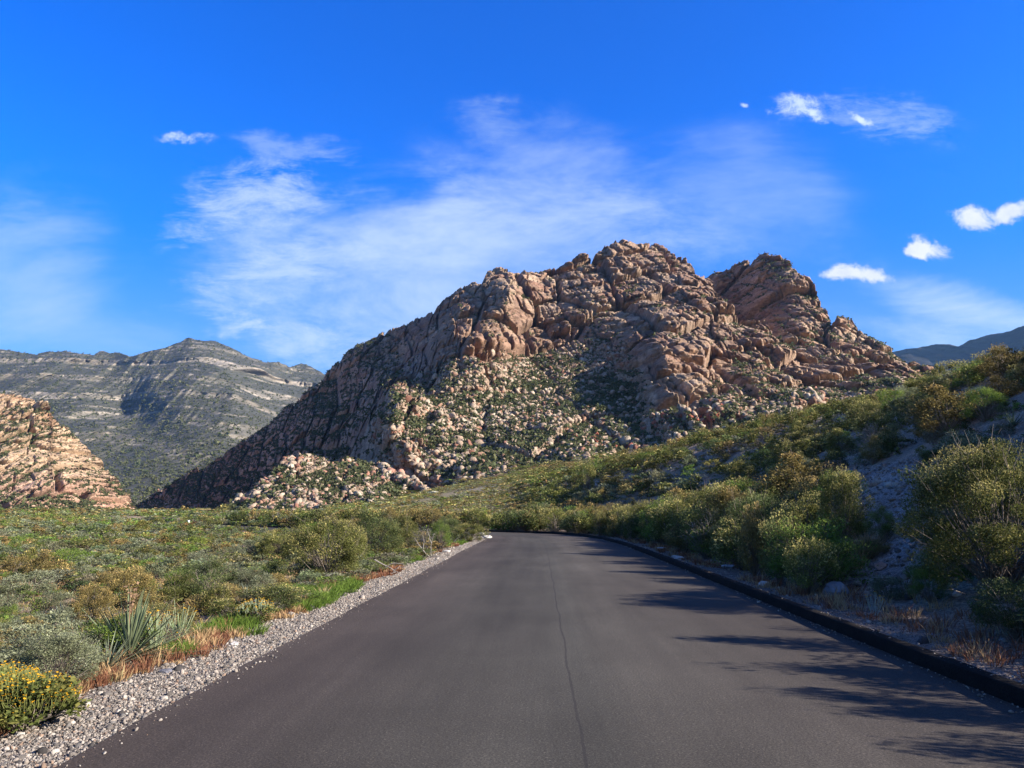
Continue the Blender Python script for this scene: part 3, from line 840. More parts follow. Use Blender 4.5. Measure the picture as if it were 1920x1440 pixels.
def far_mountains():
    sky = [(-900, 600), (-500, 640), (-300, 655), (0, 657), (60, 662), (120, 660), (170, 667), (190, 658), (240, 667), (300, 657), (345, 642), (362, 633), (378, 637), (408, 638), (430, 648), (460, 664), (500, 678), (520, 678), (545, 688), (570, 682), (590, 689), (615, 704), (660, 735), (720, 780), (800, 830)]
    base = [(-900, 966), (800, 966)]
    cp = [(-900, 640, 4600), (-300, 660, 4300), (0, 660, 4200), (200, 665, 4200), (366, 636, 4100), (500, 680, 4300), (615, 705, 4500), (800, 830, 4600),
          (0, 720, 3700), (160, 760, 3250), (240, 770, 3400), (300, 740, 3300), (370, 700, 3500), (440, 740, 3200), (520, 780, 3500), (600, 790, 3900),
          (0, 850, 2700), (100, 850, 2600), (300, 820, 2800), (200, 880, 2400), (350, 900, 2200), (500, 860, 2700), (250, 960, 1800), (0, 960, 1900), (-900, 960, 2000), (500, 960, 2000), (800, 960, 2300), (-500, 800, 3200)]
    strata_mountain('banded_mountains', sky, base, cp, -900, 800, 1.5, 61, 0.9, (1500, 6000), 118, 0.03)
    sky = [(1560, 700), (1640, 668), (1700, 655), (1750, 648), (1800, 647), (1830, 636), (1850, 628), (1870, 624), (1895, 622), (1905, 616), (1920, 612), (1980, 600), (2080, 606), (2200, 640), (2500, 700), (2800, 760)]
    base = [(1560, 860), (2800, 880)]
    cp = [(1560, 700, 6200), (1700, 656, 5700), (1800, 648, 5300), (1870, 624, 5100), (1920, 612, 4700), (2100, 606, 4000), (2500, 700, 3400), (2800, 760, 3200),
          (1560, 850, 4500), (1750, 740, 4900), (1900, 760, 4000), (2200, 800, 2900), (2800, 870, 2500), (1850, 700, 4700), (1950, 700, 4100)]
    strata_mountain('blue_ridge_mountains', sky, base, cp, 1560, 2800, 1.8, 81, 0.8, (2300, 6500), 170, 0.0, 1)

def mountain_scatter():
    # brush: clumps of small leaf faces
    P = np.concatenate([a[0] for a in VEG_PTS]); s = np.concatenate([a[1] for a in VEG_PTS]); tn = np.concatenate([a[2] for a in VEG_PTS])
    n = len(P); k = 9
    cen = P[:, None, :] + rng.normal(0, 0.45, (n, k, 3)) * s[:, None, None] * np.array([1, 1, 0.7])
    cen[..., 2] += 0.35 * s[:, None]
    a = rng.normal(size=(n, k, 3)); a /= np.linalg.norm(a, axis=-1, keepdims=True)
    b = np.cross(a, rng.normal(size=(n, k, 3))); b /= np.linalg.norm(b, axis=-1, keepdims=True)
    sz = s[:, None, None] * rng.uniform(0.3, 0.62, (n, k, 1))
    a = a * sz; b = b * sz * 0.8
    V = np.stack([cen - a, cen - b, cen + a, cen + b], 2).reshape(-1, 3)
    Q = np.arange(n * k * 4).reshape(-1, 4)
    base = mixc([0.050, 0.062, 0.026], [0.085, 0.085, 0.038], rng.random(n))
    c = base[:, None, :] * rng.uniform(0.7, 1.35, (n, k, 1))
    C = np.repeat(c.reshape(-1, 3), 4, 0)
    add_obj('mountain_brush', make_mesh('mountain_brush', V, Q, C, mat=M_plant), kind='stuff')
    # boulders
    P = np.concatenate([a[0] for a in BOULD]); s = np.concatenate([a[1] for a in BOULD]); tn = np.concatenate([a[2] for a in BOULD]).astype(int)
    protos = [rock_shape(ICO2, 300 + k, 13, 0.10) for k in range(14)]
    n = len(P)
    pal = np.array([(0.30, 0.23, 0.165), (0.26, 0.185, 0.127), (0.34, 0.275, 0.20), (0.25, 0.145, 0.092), (0.21, 0.10, 0.065), (0.30, 0.22, 0.155)])
    c = pal[rng.choice(6, n, p=[0.25, 0.25, 0.13, 0.16, 0.08, 0.13])]
    c = np.where((tn == 1)[:, None], np.array([0.26, 0.085, 0.05]), c)
    c = np.where((tn == 3)[:, None], np.array([0.42, 0.30, 0.19]), c)
    red = (tn == 2) & (rng.random(n) < 0.12)
    c = np.where(red[:, None], np.array([0.33, 0.165, 0.115]), c)
    c = c * rng.uniform(0.8, 1.15, (n, 1))
    S = s[:, None] * rng.uniform(0.65, 1.25, (n, 3)) * np.array([1, 1, 0.85])
    P[:, 2] -= s * 0.18
    big = s > 1.1
    scatter_solid('boulder_field', protos, ICO2[1], P[big], S[big], c[big], M_boulder)
    small = [rock_shape(ICO1, 330 + k, 5, 0.0) for k in range(10)]
    scatter_solid('talus_rubble', small, ICO1[1], P[~big], S[~big], c[~big], M_boulder)

# ------------------------------------------------------------------ world, sun, camera, haze
SUN_EL, SUN_AZ = math.radians(25.5), math.radians(106)     # azimuth clockwise from +Y

def build_world():
    w = bpy.data.worlds.new('World'); sc.world = w; w.use_nodes = True
    nt = w.node_tree; nt.nodes.clear()
    L = nt.links
    out = nd(nt, 'ShaderNodeOutputWorld'); bg = nd(nt, 'ShaderNodeBackground'); L.new(bg.outputs[0], out.inputs[0])
    sky = nd(nt, 'ShaderNodeTexSky', sky_type='NISHITA'); sky.sun_disc = False
    sky.sun_elevation = SUN_EL; sky.sun_rotation = SUN_AZ; sky.altitude = 1200; sky.air_density = 1.0; sky.dust_density = 0.3; sky.ozone_density = 2.0
    hs = nd(nt, 'ShaderNodeHueSaturation'); hs.inputs['Saturation'].default_value = SKY_SAT; hs.inputs['Value'].default_value = SKY_VAL; hs.inputs['Hue'].default_value = SKY_HUE
    L.new(sky.outputs[0], hs.inputs['Color'])
    hsm = mixn(nt, 'MULTIPLY', 1.0, hs.outputs[0], (0.28, 1.10, 1.5, 1))
    zen_dim = nd(nt, 'ShaderNodeMapRange', interpolation_type='SMOOTHSTEP')   # upper sky out of view, dimmed to weaken the fill light
    zen_dim.inputs[1].default_value = 0.60; zen_dim.inputs[2].default_value = 0.9; zen_dim.inputs[3].default_value = 1.0; zen_dim.inputs[4].default_value = 0.5
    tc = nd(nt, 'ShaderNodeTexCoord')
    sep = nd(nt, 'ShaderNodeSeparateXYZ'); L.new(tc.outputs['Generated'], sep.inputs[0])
    L.new(sep.outputs[2], zen_dim.inputs[0])
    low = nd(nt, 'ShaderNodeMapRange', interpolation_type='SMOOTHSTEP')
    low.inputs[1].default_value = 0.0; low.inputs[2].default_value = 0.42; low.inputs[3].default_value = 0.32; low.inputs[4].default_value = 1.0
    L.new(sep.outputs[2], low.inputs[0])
    zl = nd(nt, 'ShaderNodeMath', operation='MULTIPLY'); L.new(zen_dim.outputs[0], zl.inputs[0]); L.new(low.outputs[0], zl.inputs[1])
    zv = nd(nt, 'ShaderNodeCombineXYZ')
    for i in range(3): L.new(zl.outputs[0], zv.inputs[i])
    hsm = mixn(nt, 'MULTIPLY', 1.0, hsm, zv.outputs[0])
    def mth(op, *a, clamp=False):
        n = nd(nt, 'ShaderNodeMath', operation=op); n.use_clamp = clamp
        for i, q in enumerate(a):
            if isinstance(q, (int, float)): n.inputs[i].default_value = q
            else: L.new(q, n.inputs[i])
        return n.outputs[0]
    # compass direction to the north-west of the valley: U = side / ahead, V = height / ahead
    ahead = mth('MAXIMUM', mth('ADD', mth('MULTIPLY', sep.outputs[0], -SP), mth('MULTIPLY', sep.outputs[1], CP)), 0.02)
    side = mth('ADD', mth('MULTIPLY', sep.outputs[0], CP), mth('MULTIPLY', sep.outputs[1], SP))
    U = mth('DIVIDE', side, ahead); Vv = mth('DIVIDE', sep.outputs[2], ahead)
    comb = nd(nt, 'ShaderNodeCombineXYZ'); L.new(U, comb.inputs[0]); L.new(Vv, comb.inputs[1])
    UV = comb.outputs[0]
    def uvp(x, y):
        X, Y, Z = pt(x, y, 1.0)
        return float(X * CP + Y * SP), float(tan_el(y))
    def mapped(loc, rot, scale):
        m = nd(nt, 'ShaderNodeMapping'); m.vector_type = 'POINT'
        m.inputs['Location'].default_value = loc; m.inputs['Rotation'].default_value = (0, 0, rot); m.inputs['Scale'].default_value = scale
        L.new(UV, m.inputs['Vector']); return m.outputs[0]
    def smooth(v, a, b, lo=0.0, hi=1.0):
        m = nd(nt, 'ShaderNodeMapRange', interpolation_type='SMOOTHSTEP')
        m.inputs[1].default_value = a; m.inputs[2].default_value = b; m.inputs[3].default_value = lo; m.inputs[4].default_value = hi
        L.new(v, m.inputs[0]); return m.outputs[0]
    warp = noise_node(nt, 3.0, 2, 0.6, UV)
    wv = nd(nt, 'ShaderNodeVectorMath', operation='SUBTRACT'); L.new(warp.outputs['Color'], wv.inputs[0]); wv.inputs[1].default_value = (0.5, 0.5, 0.5)
    wf = noise_node(nt, 14.0, 4, 0.65, UV)
    wv2 = nd(nt, 'ShaderNodeVectorMath', operation='SUBTRACT'); L.new(wf.outputs['Color'], wv2.inputs[0]); wv2.inputs[1].default_value = (0.5, 0.5, 0.5)
    def blob(x, y, rx, ry, rot=0.0, wamp=0.25, wamp2=0.0, soft=1.0):
        """soft mask around the sky direction first measured at photo pixel x,y"""
        u0, v0 = uvp(x, y)
        sc_ = nd(nt, 'ShaderNodeVectorMath', operation='SCALE'); L.new(wv.outputs[0], sc_.inputs[0]); sc_.inputs['Scale'].default_value = wamp
        ad = nd(nt, 'ShaderNodeVectorMath', operation='ADD'); L.new(UV, ad.inputs[0]); L.new(sc_.outputs[0], ad.inputs[1])
        src = ad.outputs[0]
        if wamp2:
            s2 = nd(nt, 'ShaderNodeVectorMath', operation='SCALE'); L.new(wv2.outputs[0], s2.inputs[0]); s2.inputs['Scale'].default_value = wamp2
            a2 = nd(nt, 'ShaderNodeVectorMath', operation='ADD'); L.new(src, a2.inputs[0]); L.new(s2.outputs[0], a2.inputs[1]); src = a2.outputs[0]
        sb = nd(nt, 'ShaderNodeVectorMath', operation='SUBTRACT'); L.new(src, sb.inputs[0]); sb.inputs[1].default_value = (u0, v0, 0)
        m = nd(nt, 'ShaderNodeMapping'); m.inputs['Rotation'].default_value = (0, 0, rot); L.new(sb.outputs[0], m.inputs['Vector'])
        m2 = nd(nt, 'ShaderNodeMapping'); m2.inputs['Scale'].default_value = (F / rx, F / ry, 0); L.new(m.outputs[0], m2.inputs['Vector'])
        ln = nd(nt, 'ShaderNodeVectorMath', operation='LENGTH'); L.new(m2.outputs[0], ln.inputs[0])
        return smooth(ln.outputs['Value'], 1.0, 1.0 - soft, 0, 1)
    def streak(rot, sx, sy, lo, hi, det=9, seed=0.0, rgh=0.66):
        n = noise_node(nt, 1.0, det, rgh, mapped((seed, seed * 0.7, 0), rot, (sx, sy, 1)))
        n.inputs['Distortion'].default_value = 0.35
        return n.outputs['Fac']
    s1 = streak(math.radians(-14), 2.8, 8.0, 0, 1, 6, 3.1, 0.62)
    s2 = streak(math.radians(10), 9.0, 26.0, 0, 1, 7, 1.7, 0.72)
    s3 = streak(math.radians(-24), 2.4, 7.5, 0, 1, 6, 8.3, 0.66)
    s4 = streak(math.radians(16), 4.0, 11.0, 0, 1, 6, 6.1, 0.68)
    puff = streak(0.2, 26, 32, 0, 1, 5, 5.0, 0.72)
    terms = []
    def term(mask, tex, amp, floor=0.0):
        # torn edges: the mask only biases the ice-cloud texture
        k = 4.4 - 4.0 * floor
        v = mth('ADD', mth('MULTIPLY', mask, 1.0), mth('MULTIPLY', mth('SUBTRACT', tex, 0.5), k))
        t = mth('MULTIPLY', smooth(v, 0.1, 1.5), smooth(mask, 0.0, 0.7))
        terms.append(mth('MULTIPLY', t, amp))
    term(blob(40, 510, 320, 300, 0.2, 0.16, 0.03, 1.0), s1, 0.40, 0.25)      # left bank
    term(blob(160, 610, 420, 130, 0.1, 0.14, 0.03, 1.0), s4, 0.2, 0.4)
    term(blob(450, 395, 300, 130, -0.3, 0.12, 0.08, 1.0), s2, 0.62, 0.12)    # torn wisps left of centre
    term(blob(560, 430, 330, 110, -0.25, 0.1, 0.07, 1.0), s4, 0.55, 0.3)
    term(blob(760, 440, 420, 150, 0.05, 0.12, 0.05, 1.0), s1, 0.8, 0.42)
    term(blob(1060, 410, 600, 230, 0.2, 0.14, 0.04, 1.0), s4, 0.62, 0.45)   # broad veil above the mountain
    term(blob(900, 500, 620, 190, 0.12, 0.14, 0.03, 1.0), s1, 0.42, 0.5)
    term(blob(720, 590, 560, 190, 0.15, 0.12, 0.05, 1.0), s4, 0.66, 0.45)   # low veil behind the ridge
    term(blob(600, 640, 220, 95, 0.2, 0.08, 0.05, 1.0), s2, 0.6, 0.3)
    term(blob(520, 520, 300, 100, -0.2, 0.12, 0.08, 1.0), s2, 0.55, 0.12)
    term(blob(450, 600, 130, 40, 0.0, 0.06, 0.06, 1.0), s2, 0.6, 0.1)
    term(blob(340, 268, 80, 24, 0.0, 0.04, 0.06, 1.0), puff, 0.7, 0.05)
    term(blob(540, 290, 260, 80, 0.1, 0.1, 0.07, 1.0), s2, 0.28, 0.0)
    term(blob(930, 225, 170, 90, 0.3, 0.08, 0.07, 1.0), s4, 0.34, 0.15)
    term(blob(1010, 280, 380, 160, 0.15, 0.1, 0.05, 1.0), s3, 0.42, 0.4)
    term(blob(1400, 380, 420, 240, 0.5, 0.14, 0.03, 1.0), s3, 0.3, 0.35)
    term(blob(1850, 590, 460, 105, 0.26, 0.05, 0.03, 1.0), s3, 0.85, 0.42)   # streak low on the right
    term(blob(1760, 640, 380, 60, 0.2, 0.05, 0.03, 1.0), s4, 0.5, 0.4)
    term(blob(1490, 200, 130, 44, -0.1, 0.04, 0.06, 1.0), puff, 0.85, 0.1)
    term(blob(1528, 218, 26, 46, -0.6, 0.02, 0.05, 1.0), puff, 1.1, 0.3)
    term(blob(1612, 220, 44, 17, 0.5, 0.02, 0.05, 1.0), puff, 1.1, 0.2)
    term(blob(1396, 197, 18, 10, 0.5, 0.0, 0.02, 1.0), puff, 1.0, 0.7)
    term(blob(1640, 215, 300, 90, 0, 0.06, 0.06, 1.0), s2, 0.35, 0.0)
    behind = smooth(mth('ADD', mth('MULTIPLY', sep.outputs[0], -SP), mth('MULTIPLY', sep.outputs[1], CP)), 0.0, -0.5, 0, 0.22)  # thin white cloud added behind the camera to whiten the fill light
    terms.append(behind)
    # thin general haze of ice near the horizon, no texture edges
    front = smooth(mth('ADD', mth('MULTIPLY', sep.outputs[0], -SP), mth('MULTIPLY', sep.outputs[1], CP)), 0.05, 0.25)
    tot = terms[0]
    for t in terms[1:]: tot = mth('SUBTRACT', 1.0, mth('MULTIPLY', mth('SUBTRACT', 1.0, tot, clamp=True), mth('SUBTRACT', 1.0, t, clamp=True)))
    lowh = smooth(Vv, 0.40, 0.0, 0, 0.34)
    tot = mth('SUBTRACT', 1.0, mth('MULTIPLY', mth('SUBTRACT', 1.0, tot, clamp=True), mth('SUBTRACT', 1.0, lowh, clamp=True)))
    # three small cumulus
    cum = []
    def cumulus(parts):
        r = None
        for (x, y, rx, ry) in parts:
            b = blob(x, y, rx * 1.25, ry * 1.35, 0, 0.0, 0.03, 1.0)
            r = b if r is None else mth('ADD', r, b)
        cum.append(mth('MULTIPLY', smooth(mth('ADD', r, mth('MULTIPLY', mth('SUBTRACT', puff, 0.52), 2.6)), 0.2, 1.25), smooth(r, 0.0, 0.3)))
    cumulus([(1570, 512, 42, 21), (1610, 512, 55, 24), (1652, 522, 42, 19)])
    cumulus([(1724, 452, 34, 30), (1745, 468, 58, 24), (1710, 462, 32, 14)])
    cumulus([(1812, 404, 42, 32), (1845, 414, 55, 30), (1893, 400, 42, 24), (1925, 388, 50, 22)])
    cs = cum[0]
    for c in cum[1:]: cs = mth('MAXIMUM', cs, c)
    mx = nd(nt, 'ShaderNodeMix', data_type='RGBA'); L.new(tot, mx.inputs[0]); L.new(hsm, mx.inputs[6]); mx.inputs[7].default_value = CIRRUS
    # cumulus are bright above, softly grey blue below
    shade = noise_node(nt, 26, 4, 0.6, UV)
    cr = ramp(nt, shade.outputs['Fac'], [(0.35, (CUM[0] * 0.82, CUM[1] * 0.85, CUM[2] * 0.9)), (0.6, CUM)])
    mx2 = nd(nt, 'ShaderNodeMix', data_type='RGBA'); L.new(mth('MULTIPLY', cs, 0.93), mx2.inputs[0]); L.new(mx.outputs[2], mx2.inputs[6]); L.new(cr.outputs[0], mx2.inputs[7])
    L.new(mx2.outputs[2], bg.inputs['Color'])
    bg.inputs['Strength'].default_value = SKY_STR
    w.cycles.sampling_method = 'MANUAL'; w.cycles.sample_map_resolution = 512

SKY_SAT, SKY_VAL, SKY_HUE, SKY_STR = 1.45, 1.0, 0.515, 0.074
CIRRUS = (3.5, 4.15, 4.5, 1)
CUM = (4.5, 4.6, 4.7)
SUN_STR = 5.0
EXPOSURE = 1.6
HAZE = 1.9e-5

def build_light_camera():
    l = bpy.data.lights.new('sun', 'SUN'); l.energy = SUN_STR; l.angle = math.radians(0.53); l.color = (1.0, 0.92, 0.82)
    o = bpy.data.objects.new('sun', l); col.objects.link(o)
    d = (math.sin(SUN_AZ) * math.cos(SUN_EL), math.cos(SUN_AZ) * math.cos(SUN_EL), math.sin(SUN_EL))
    from mathutils import Vector
    o.rotation_euler = Vector(d).to_track_quat('Z', 'Y').to_euler(); o.location = (30, -20, 60)
    c = bpy.data.cameras.new('camera'); c.sensor_width = 36; c.lens = 36 * F / 1920; c.clip_start = 0.1; c.clip_end = 30000
    co = bpy.data.objects.new('camera', c); col.objects.link(co)
    co.location = (0, 0, EYE); co.rotation_euler = (math.pi / 2 + TH, 0, PSI)
    sc.camera = co
    vs = sc.view_settings; vs.view_transform = 'Standard'; vs.look = 'None'; vs.gamma = 1; vs.use_curve_mapping = False; vs.exposure = EXPOSURE
    sc.cycles.volume_bounces = 0; sc.cycles.max_bounces = 6; sc.cycles.diffuse_bounces = 3; sc.cycles.transmission_bounces = 2
    sc.cycles.use_denoising = True
    sc.cycles.volume_step_rate = 10; sc.cycles.volume_max_steps = 8

def build_haze():
    m = bpy.data.materials.new('haze'); m.use_nodes = True
    nt = m.node_tree; nt.nodes.clear()
    out = nd(nt, 'ShaderNodeOutputMaterial'); v = nd(nt, 'ShaderNodeVolumePrincipled')
    v.inputs['Color'].default_value = (0.30, 0.58, 1.0, 1); v.inputs['Density'].default_value = HAZE; v.inputs['Anisotropy'].default_value = 0.2
    nt.links.new(v.outputs[0], out.inputs['Volume'])
    a, zb, zt = 9600.0, -620.0, 1700.0
    V = [(sx * a, sy * a, z) for z in (zb, zt) for sx, sy in ((-1, -1), (1, -1), (1, 1), (-1, 1))]
    Q = [(3, 2, 1, 0), (4, 5, 6, 7), (0, 1, 5, 4), (1, 2, 6, 5), (2, 3, 7, 6), (3, 0, 4, 7)]
    add_obj('haze', make_mesh('haze', np.array(V), np.array(Q), mat=m), kind='stuff')
# ------------------------------------------------------------------ plants
def leaf_quads(cen, dirs, length, width):
    """pointed leaf faces: cen (N,3), dirs (N,3)"""
    n = len(cen)
    b = np.cross(dirs, rng.normal(size=(n, 3))); b /= np.linalg.norm(b, axis=1)[:, None] + 1e-9
    L = (dirs * length[:, None]); W = b * width[:, None]
    bend = rng.normal(0, 0.12, (n, 3)) * length[:, None]
    return np.stack([cen, cen + L * 0.5 - W + bend, cen + L, cen + L * 0.5 + W], 1)

def tube_quads(path, rad, sides=3):
    """path (P,3) rad (P,) -> quads"""
    path = np.asarray(path, float); P = len(path)
    t = np.gradient(path, axis=0); t /= np.linalg.norm(t, axis=1)[:, None] + 1e-9
    u = np.cross(t, [0.3, 0.9, 0.1]); u /= np.linalg.norm(u, axis=1)[:, None] + 1e-9
    v = np.cross(t, u)
    a = np.arange(sides) * 2 * math.pi / sides
    ring = path[:, None] + rad[:, None, None] * (np.cos(a)[None, :, None] * u[:, None] + np.sin(a)[None, :, None] * v[:, None])
    nx = np.roll(ring, -1, axis=1)
    return np.stack([ring[:-1], nx[:-1], nx[1:], ring[1:]], 2).reshape(-1, 4, 3)

KINDS = {   # leaf colour, tip colour, share of tips, elongation, upward bias
    'olive': ((0.118, 0.124, 0.034), (0.34, 0.29, 0.10), 0.50, 2.2, 0.5),
    'gold': ((0.165, 0.13, 0.045), (0.31, 0.22, 0.08), 0.65, 2.0, 0.5),
    'green': ((0.10, 0.15, 0.028), (0.19, 0.245, 0.045), 0.5, 3.5, 0.9),
    'sage': ((0.145, 0.155, 0.085), (0.215, 0.225, 0.135), 0.5, 3.2, 0.8),
    'dark': ((0.068, 0.086, 0.03), (0.15, 0.165, 0.058), 0.4, 2.4, 0.5),
    'dead': ((0.22, 0.19, 0.15), (0.27, 0.24, 0.2), 0.5, 4.0, 0.6),
    'brittle': ((0.10, 0.12, 0.03), (0.20, 0.19, 0.05), 0.5, 2.0, 0.5),
}

def shrub_arrays(kind, nleaf, lsize, ntw=34, seed=0, lumps=1.0, spread=0.15, trunk=0.0):
    """unit shrub: 1 high, 1 wide. returns leaves (N,4,3),(N,3) and wood (M,4,3),(M,3)"""
    lc, tcol, tsh, elong, upb = KINDS[kind]
    K = ntw
    a = rng.uniform(0, 2 * math.pi, K); el = np.arcsin(rng.uniform(-0.55, 1.0, K))
    r = rng.uniform(0.5, 1.0, K) ** 0.6
    lump = 1 + (0.5 if ntw > 80 else 0.32) * lumps * fbm(np.cos(a) * 1.7 + seed * 3.1, np.sin(a) * 1.7 + el * 1.3, 2, seed)
    top = 0.56
    c = np.stack([np.cos(a) * np.cos(el) * 0.46 * r * lump, np.sin(a) * np.cos(el) * 0.46 * r * lump, 0.44 + np.sin(el) * top * r * lump], 1)
    c[:, 2] = np.clip(c[:, 2], 0.08 + trunk * 0.4, 1.25)
    wood, wc = [], []
    for k in range(K):
        b = np.array([rng.normal(0, 0.035), rng.normal(0, 0.035), -0.04])
        mid = b * 0.45 + c[k] * 0.55 * np.array([0.75, 0.75, 1.0]) + rng.normal(0, 0.03, 3)
        q = np.stack([b, b * 0.6 + mid * 0.4 + rng.normal(0, 0.012, 3), mid, mid * 0.4 + c[k] * 0.6 + rng.normal(0, 0.025, 3), c[k] * 1.03])
        w0 = (0.011 if trunk == 0 else 0.02) * (0.5 if ntw > 80 else 1)
        t = tube_quads(q, np.array([w0, w0 * 0.8, w0 * 0.6, w0 * 0.4, w0 * 0.18]))
        wood.append(t)
        col_ = np.array([0.20, 0.165, 0.13]) if kind != 'dead' else np.array([0.21, 0.185, 0.16])
        wc.append(np.tile(col_ * rng.uniform(0.6, 1.35), (len(t), 1)))
        nsub = 4 if kind != 'dead' else 9
        for _ in range(nsub):
            s0 = q[rng.integers(2, 5)]
            d = rng.normal(size=3); d[2] = abs(d[2]) * 0.8 + 0.2; d /= np.linalg.norm(d)
            d = d * 0.6 + (c[k] - [0, 0, 0.4]) * 0.9
            e = s0 + d * rng.uniform(0.10, 0.26)
            m2 = (s0 + e) / 2 + rng.normal(0, 0.015, 3)
            t = tube_quads(np.stack([s0, m2, e]), np.array([w0 * 0.35, w0 * 0.25, w0 * 0.1]))
            wood.append(t); wc.append(np.tile(col_ * rng.uniform(0.6, 1.3), (len(t), 1)))
    wood = np.concatenate(wood); wc = np.concatenate(wc)
    if nleaf == 0:
        return np.zeros((0, 4, 3)), np.zeros((0, 3)), wood, wc
    wgt = rng.uniform(0.4, 1.6, K); wgt /= wgt.sum()
    id_ = rng.choice(K, nleaf, p=wgt)
    sp = spread * rng.uniform(0.6, 1.3, K)
    g = rng.normal(size=(nleaf, 3)); g *= (rng.random(nleaf) ** 0.35 / (np.linalg.norm(g, axis=1) + 1e-9))[:, None]
    p = c[id_] + g * sp[id_][:, None] * np.array([1, 1, 0.85]) * 1.25
    p[:, 2] = np.abs(p[:, 2]) + 0.01
    out = p - np.array([0, 0, 0.25]); out /= np.linalg.norm(out, axis=1)[:, None] + 1e-9
    d = rng.normal(size=(nleaf, 3)) * 0.75 + out * 0.55; d[:, 2] += upb * 0.7
    d /= np.linalg.norm(d, axis=1)[:, None]
    L = lsize * rng.uniform(0.6, 1.5, nleaf)
    Q = leaf_quads(p, d, L, L / elong * 0.5)
    outer = (np.linalg.norm((p - [0, 0, 0.42]) / [0.5, 0.5, 0.58], axis=1))
    loc = np.einsum('ij,ij->i', g, out)
    tp = ss(0.75, 1.1, outer) * ss(-0.2, 0.5, loc) * ss(0.1, 0.6, p[:, 2])
    ctip = rng.random(K) < tsh + 0.15
    tip = (rng.random(nleaf) < tp * 0.85) & ctip[id_]
    cc = np.where(tip[:, None], np.array(tcol), np.array(lc))
    cc = cc * rng.uniform(0.75, 1.3, K)[id_][:, None] * rng.uniform(0.75, 1.3, (nleaf, 1))
    return Q, cc, wood, wc

def grass_arrays(n, h, r, col_a, col_b, width=0.006, lean=0.5, seg=2):
    a = rng.uniform(0, 2 * math.pi, n); rr = r * np.sqrt(rng.random(n))
    b = np.stack([np.cos(a) * rr, np.sin(a) * rr, np.full(n, -0.01)], 1)
    d = np.stack([np.cos(a) * lean * rng.random(n), np.sin(a) * lean * rng.random(n), np.ones(n)], 1) + rng.normal(0, 0.15, (n, 3))
    d /= np.linalg.norm(d, axis=1)[:, None]
    L = h * rng.uniform(0.45, 1.1, n)
    side = np.cross(d, rng.normal(size=(n, 3))); side /= np.linalg.norm(side, axis=1)[:, None]
    w = width * rng.uniform(0.7, 1.4, n)[:, None]
    m = b + d * L[:, None] * 0.55
    e = b + d * L[:, None] + np.stack([d[:, 0], d[:, 1], -0.35 * np.ones(n)], 1) * L[:, None] * 0.22
    q1 = np.stack([b - side * w, b + side * w, m + side * w * 0.8, m - side * w * 0.8], 1)
    q2 = np.stack([m - side * w * 0.8, m + side * w * 0.8, e + side * w * 0.1, e - side * w * 0.1], 1)
    t = rng.random(n)[:, None]
    c = (np.array(col_a) * (1 - t) + np.array(col_b) * t) * rng.uniform(0.8, 1.2, (n, 1))
    return np.concatenate([q1, q2]), np.concatenate([c, c * 1.1])

def quads_mesh(name, Q, C, mat=None, smooth=False):
    n = len(Q)
    return make_mesh(name, Q.reshape(-1, 3), np.arange(n * 4).reshape(-1, 4), np.repeat(C, 4, 0), mat=mat or M_plant, smooth=smooth)

def simple_mat(name, c, rough=0.6):
    m, nt, b = new_mat(name, rough, 0.2); b.inputs['Base Color'].default_value = (*c, 1)
    tc = nd(nt, 'ShaderNodeTexCoord'); n = noise_node(nt, 12, 4, 0.6, tc.outputs['Object'])
    r = ramp(nt, n.outputs['Fac'], [(0.3, tuple(x * 0.8 for x in c)), (0.7, tuple(min(1, x * 1.15) for x in c))]); nt.links.new(r.outputs[0], b.inputs['Base Color'])
    return m

def empty(name, loc, rz=0.0, scale=(1, 1, 1), **props):
    o = bpy.data.objects.new(name, None); col.objects.link(o)
    o.location = loc; o.rotation_euler = (0, 0, rz); o.scale = scale
    o.empty_display_size = 0.2
    for k, v in props.items(): o[k] = v
    return o

LOOK = {'olive': 'gold-tipped olive', 'gold': 'golden-brown', 'green': 'bright green', 'sage': 'grey-green', 'dark': 'dark green', 'dead': 'grey leafless', 'brittle': 'yellow-flowering'}
MESHNAME = {'olive': 'olive_shrub', 'gold': 'golden_shrub', 'green': 'green_shrub', 'sage': 'sagebrush', 'dark': 'dark_shrub', 'dead': 'bare_twig_shrub', 'brittle': 'flowering_shrub'}
PROTO = {}

def proto(kind, lod, var):
    key = (kind, lod, var)
    if key in PROTO: return PROTO[key]
    small = kind in ('sage', 'green')
    n, ls, tw, spd = {'huge': (64000, 0.0135, 120, 0.088), 'large': (20000, 0.021, 60, 0.12), 'hi': (5200, 0.037, 40, 0.14), 'mid': (700, 0.082, 16, 0.16), 'far': (110, 0.175, 6, 0.2), 'vfar': (18, 0.36, 4, 0.25)}[lod]
    if kind == 'dead': n = n // 12
    if kind == 'sage': n = int(n * 1.2); ls *= 1.15
    r = shrub_arrays(kind, n, ls, tw, var * 17 + len(PROTO), spread=spd)
    if lod in ('far', 'vfar') and kind != 'dead':
        r = (r[0], r[1], r[2][:0], r[3][:0])
    elif lod == 'mid':
        keep = rng.random(len(r[2])) < 0.5
        r = (r[0], r[1], r[2][keep], r[3][keep])
    PROTO[key] = r
    return r
MESHES = {}
def proto_meshes(kind, lod, var):
    key = (kind, lod, var)
    if key not in MESHES:
        L, LC, W, WC = proto(kind, lod, var)
        MESHES[key] = (quads_mesh(f'{kind}_foliage', L, LC) if len(L) else None, quads_mesh(f'{kind}_branches', W, WC), quads_mesh(f'{kind}_whole', np.concatenate([L, W]), np.concatenate([LC, WC])))
    return MESHES[key]

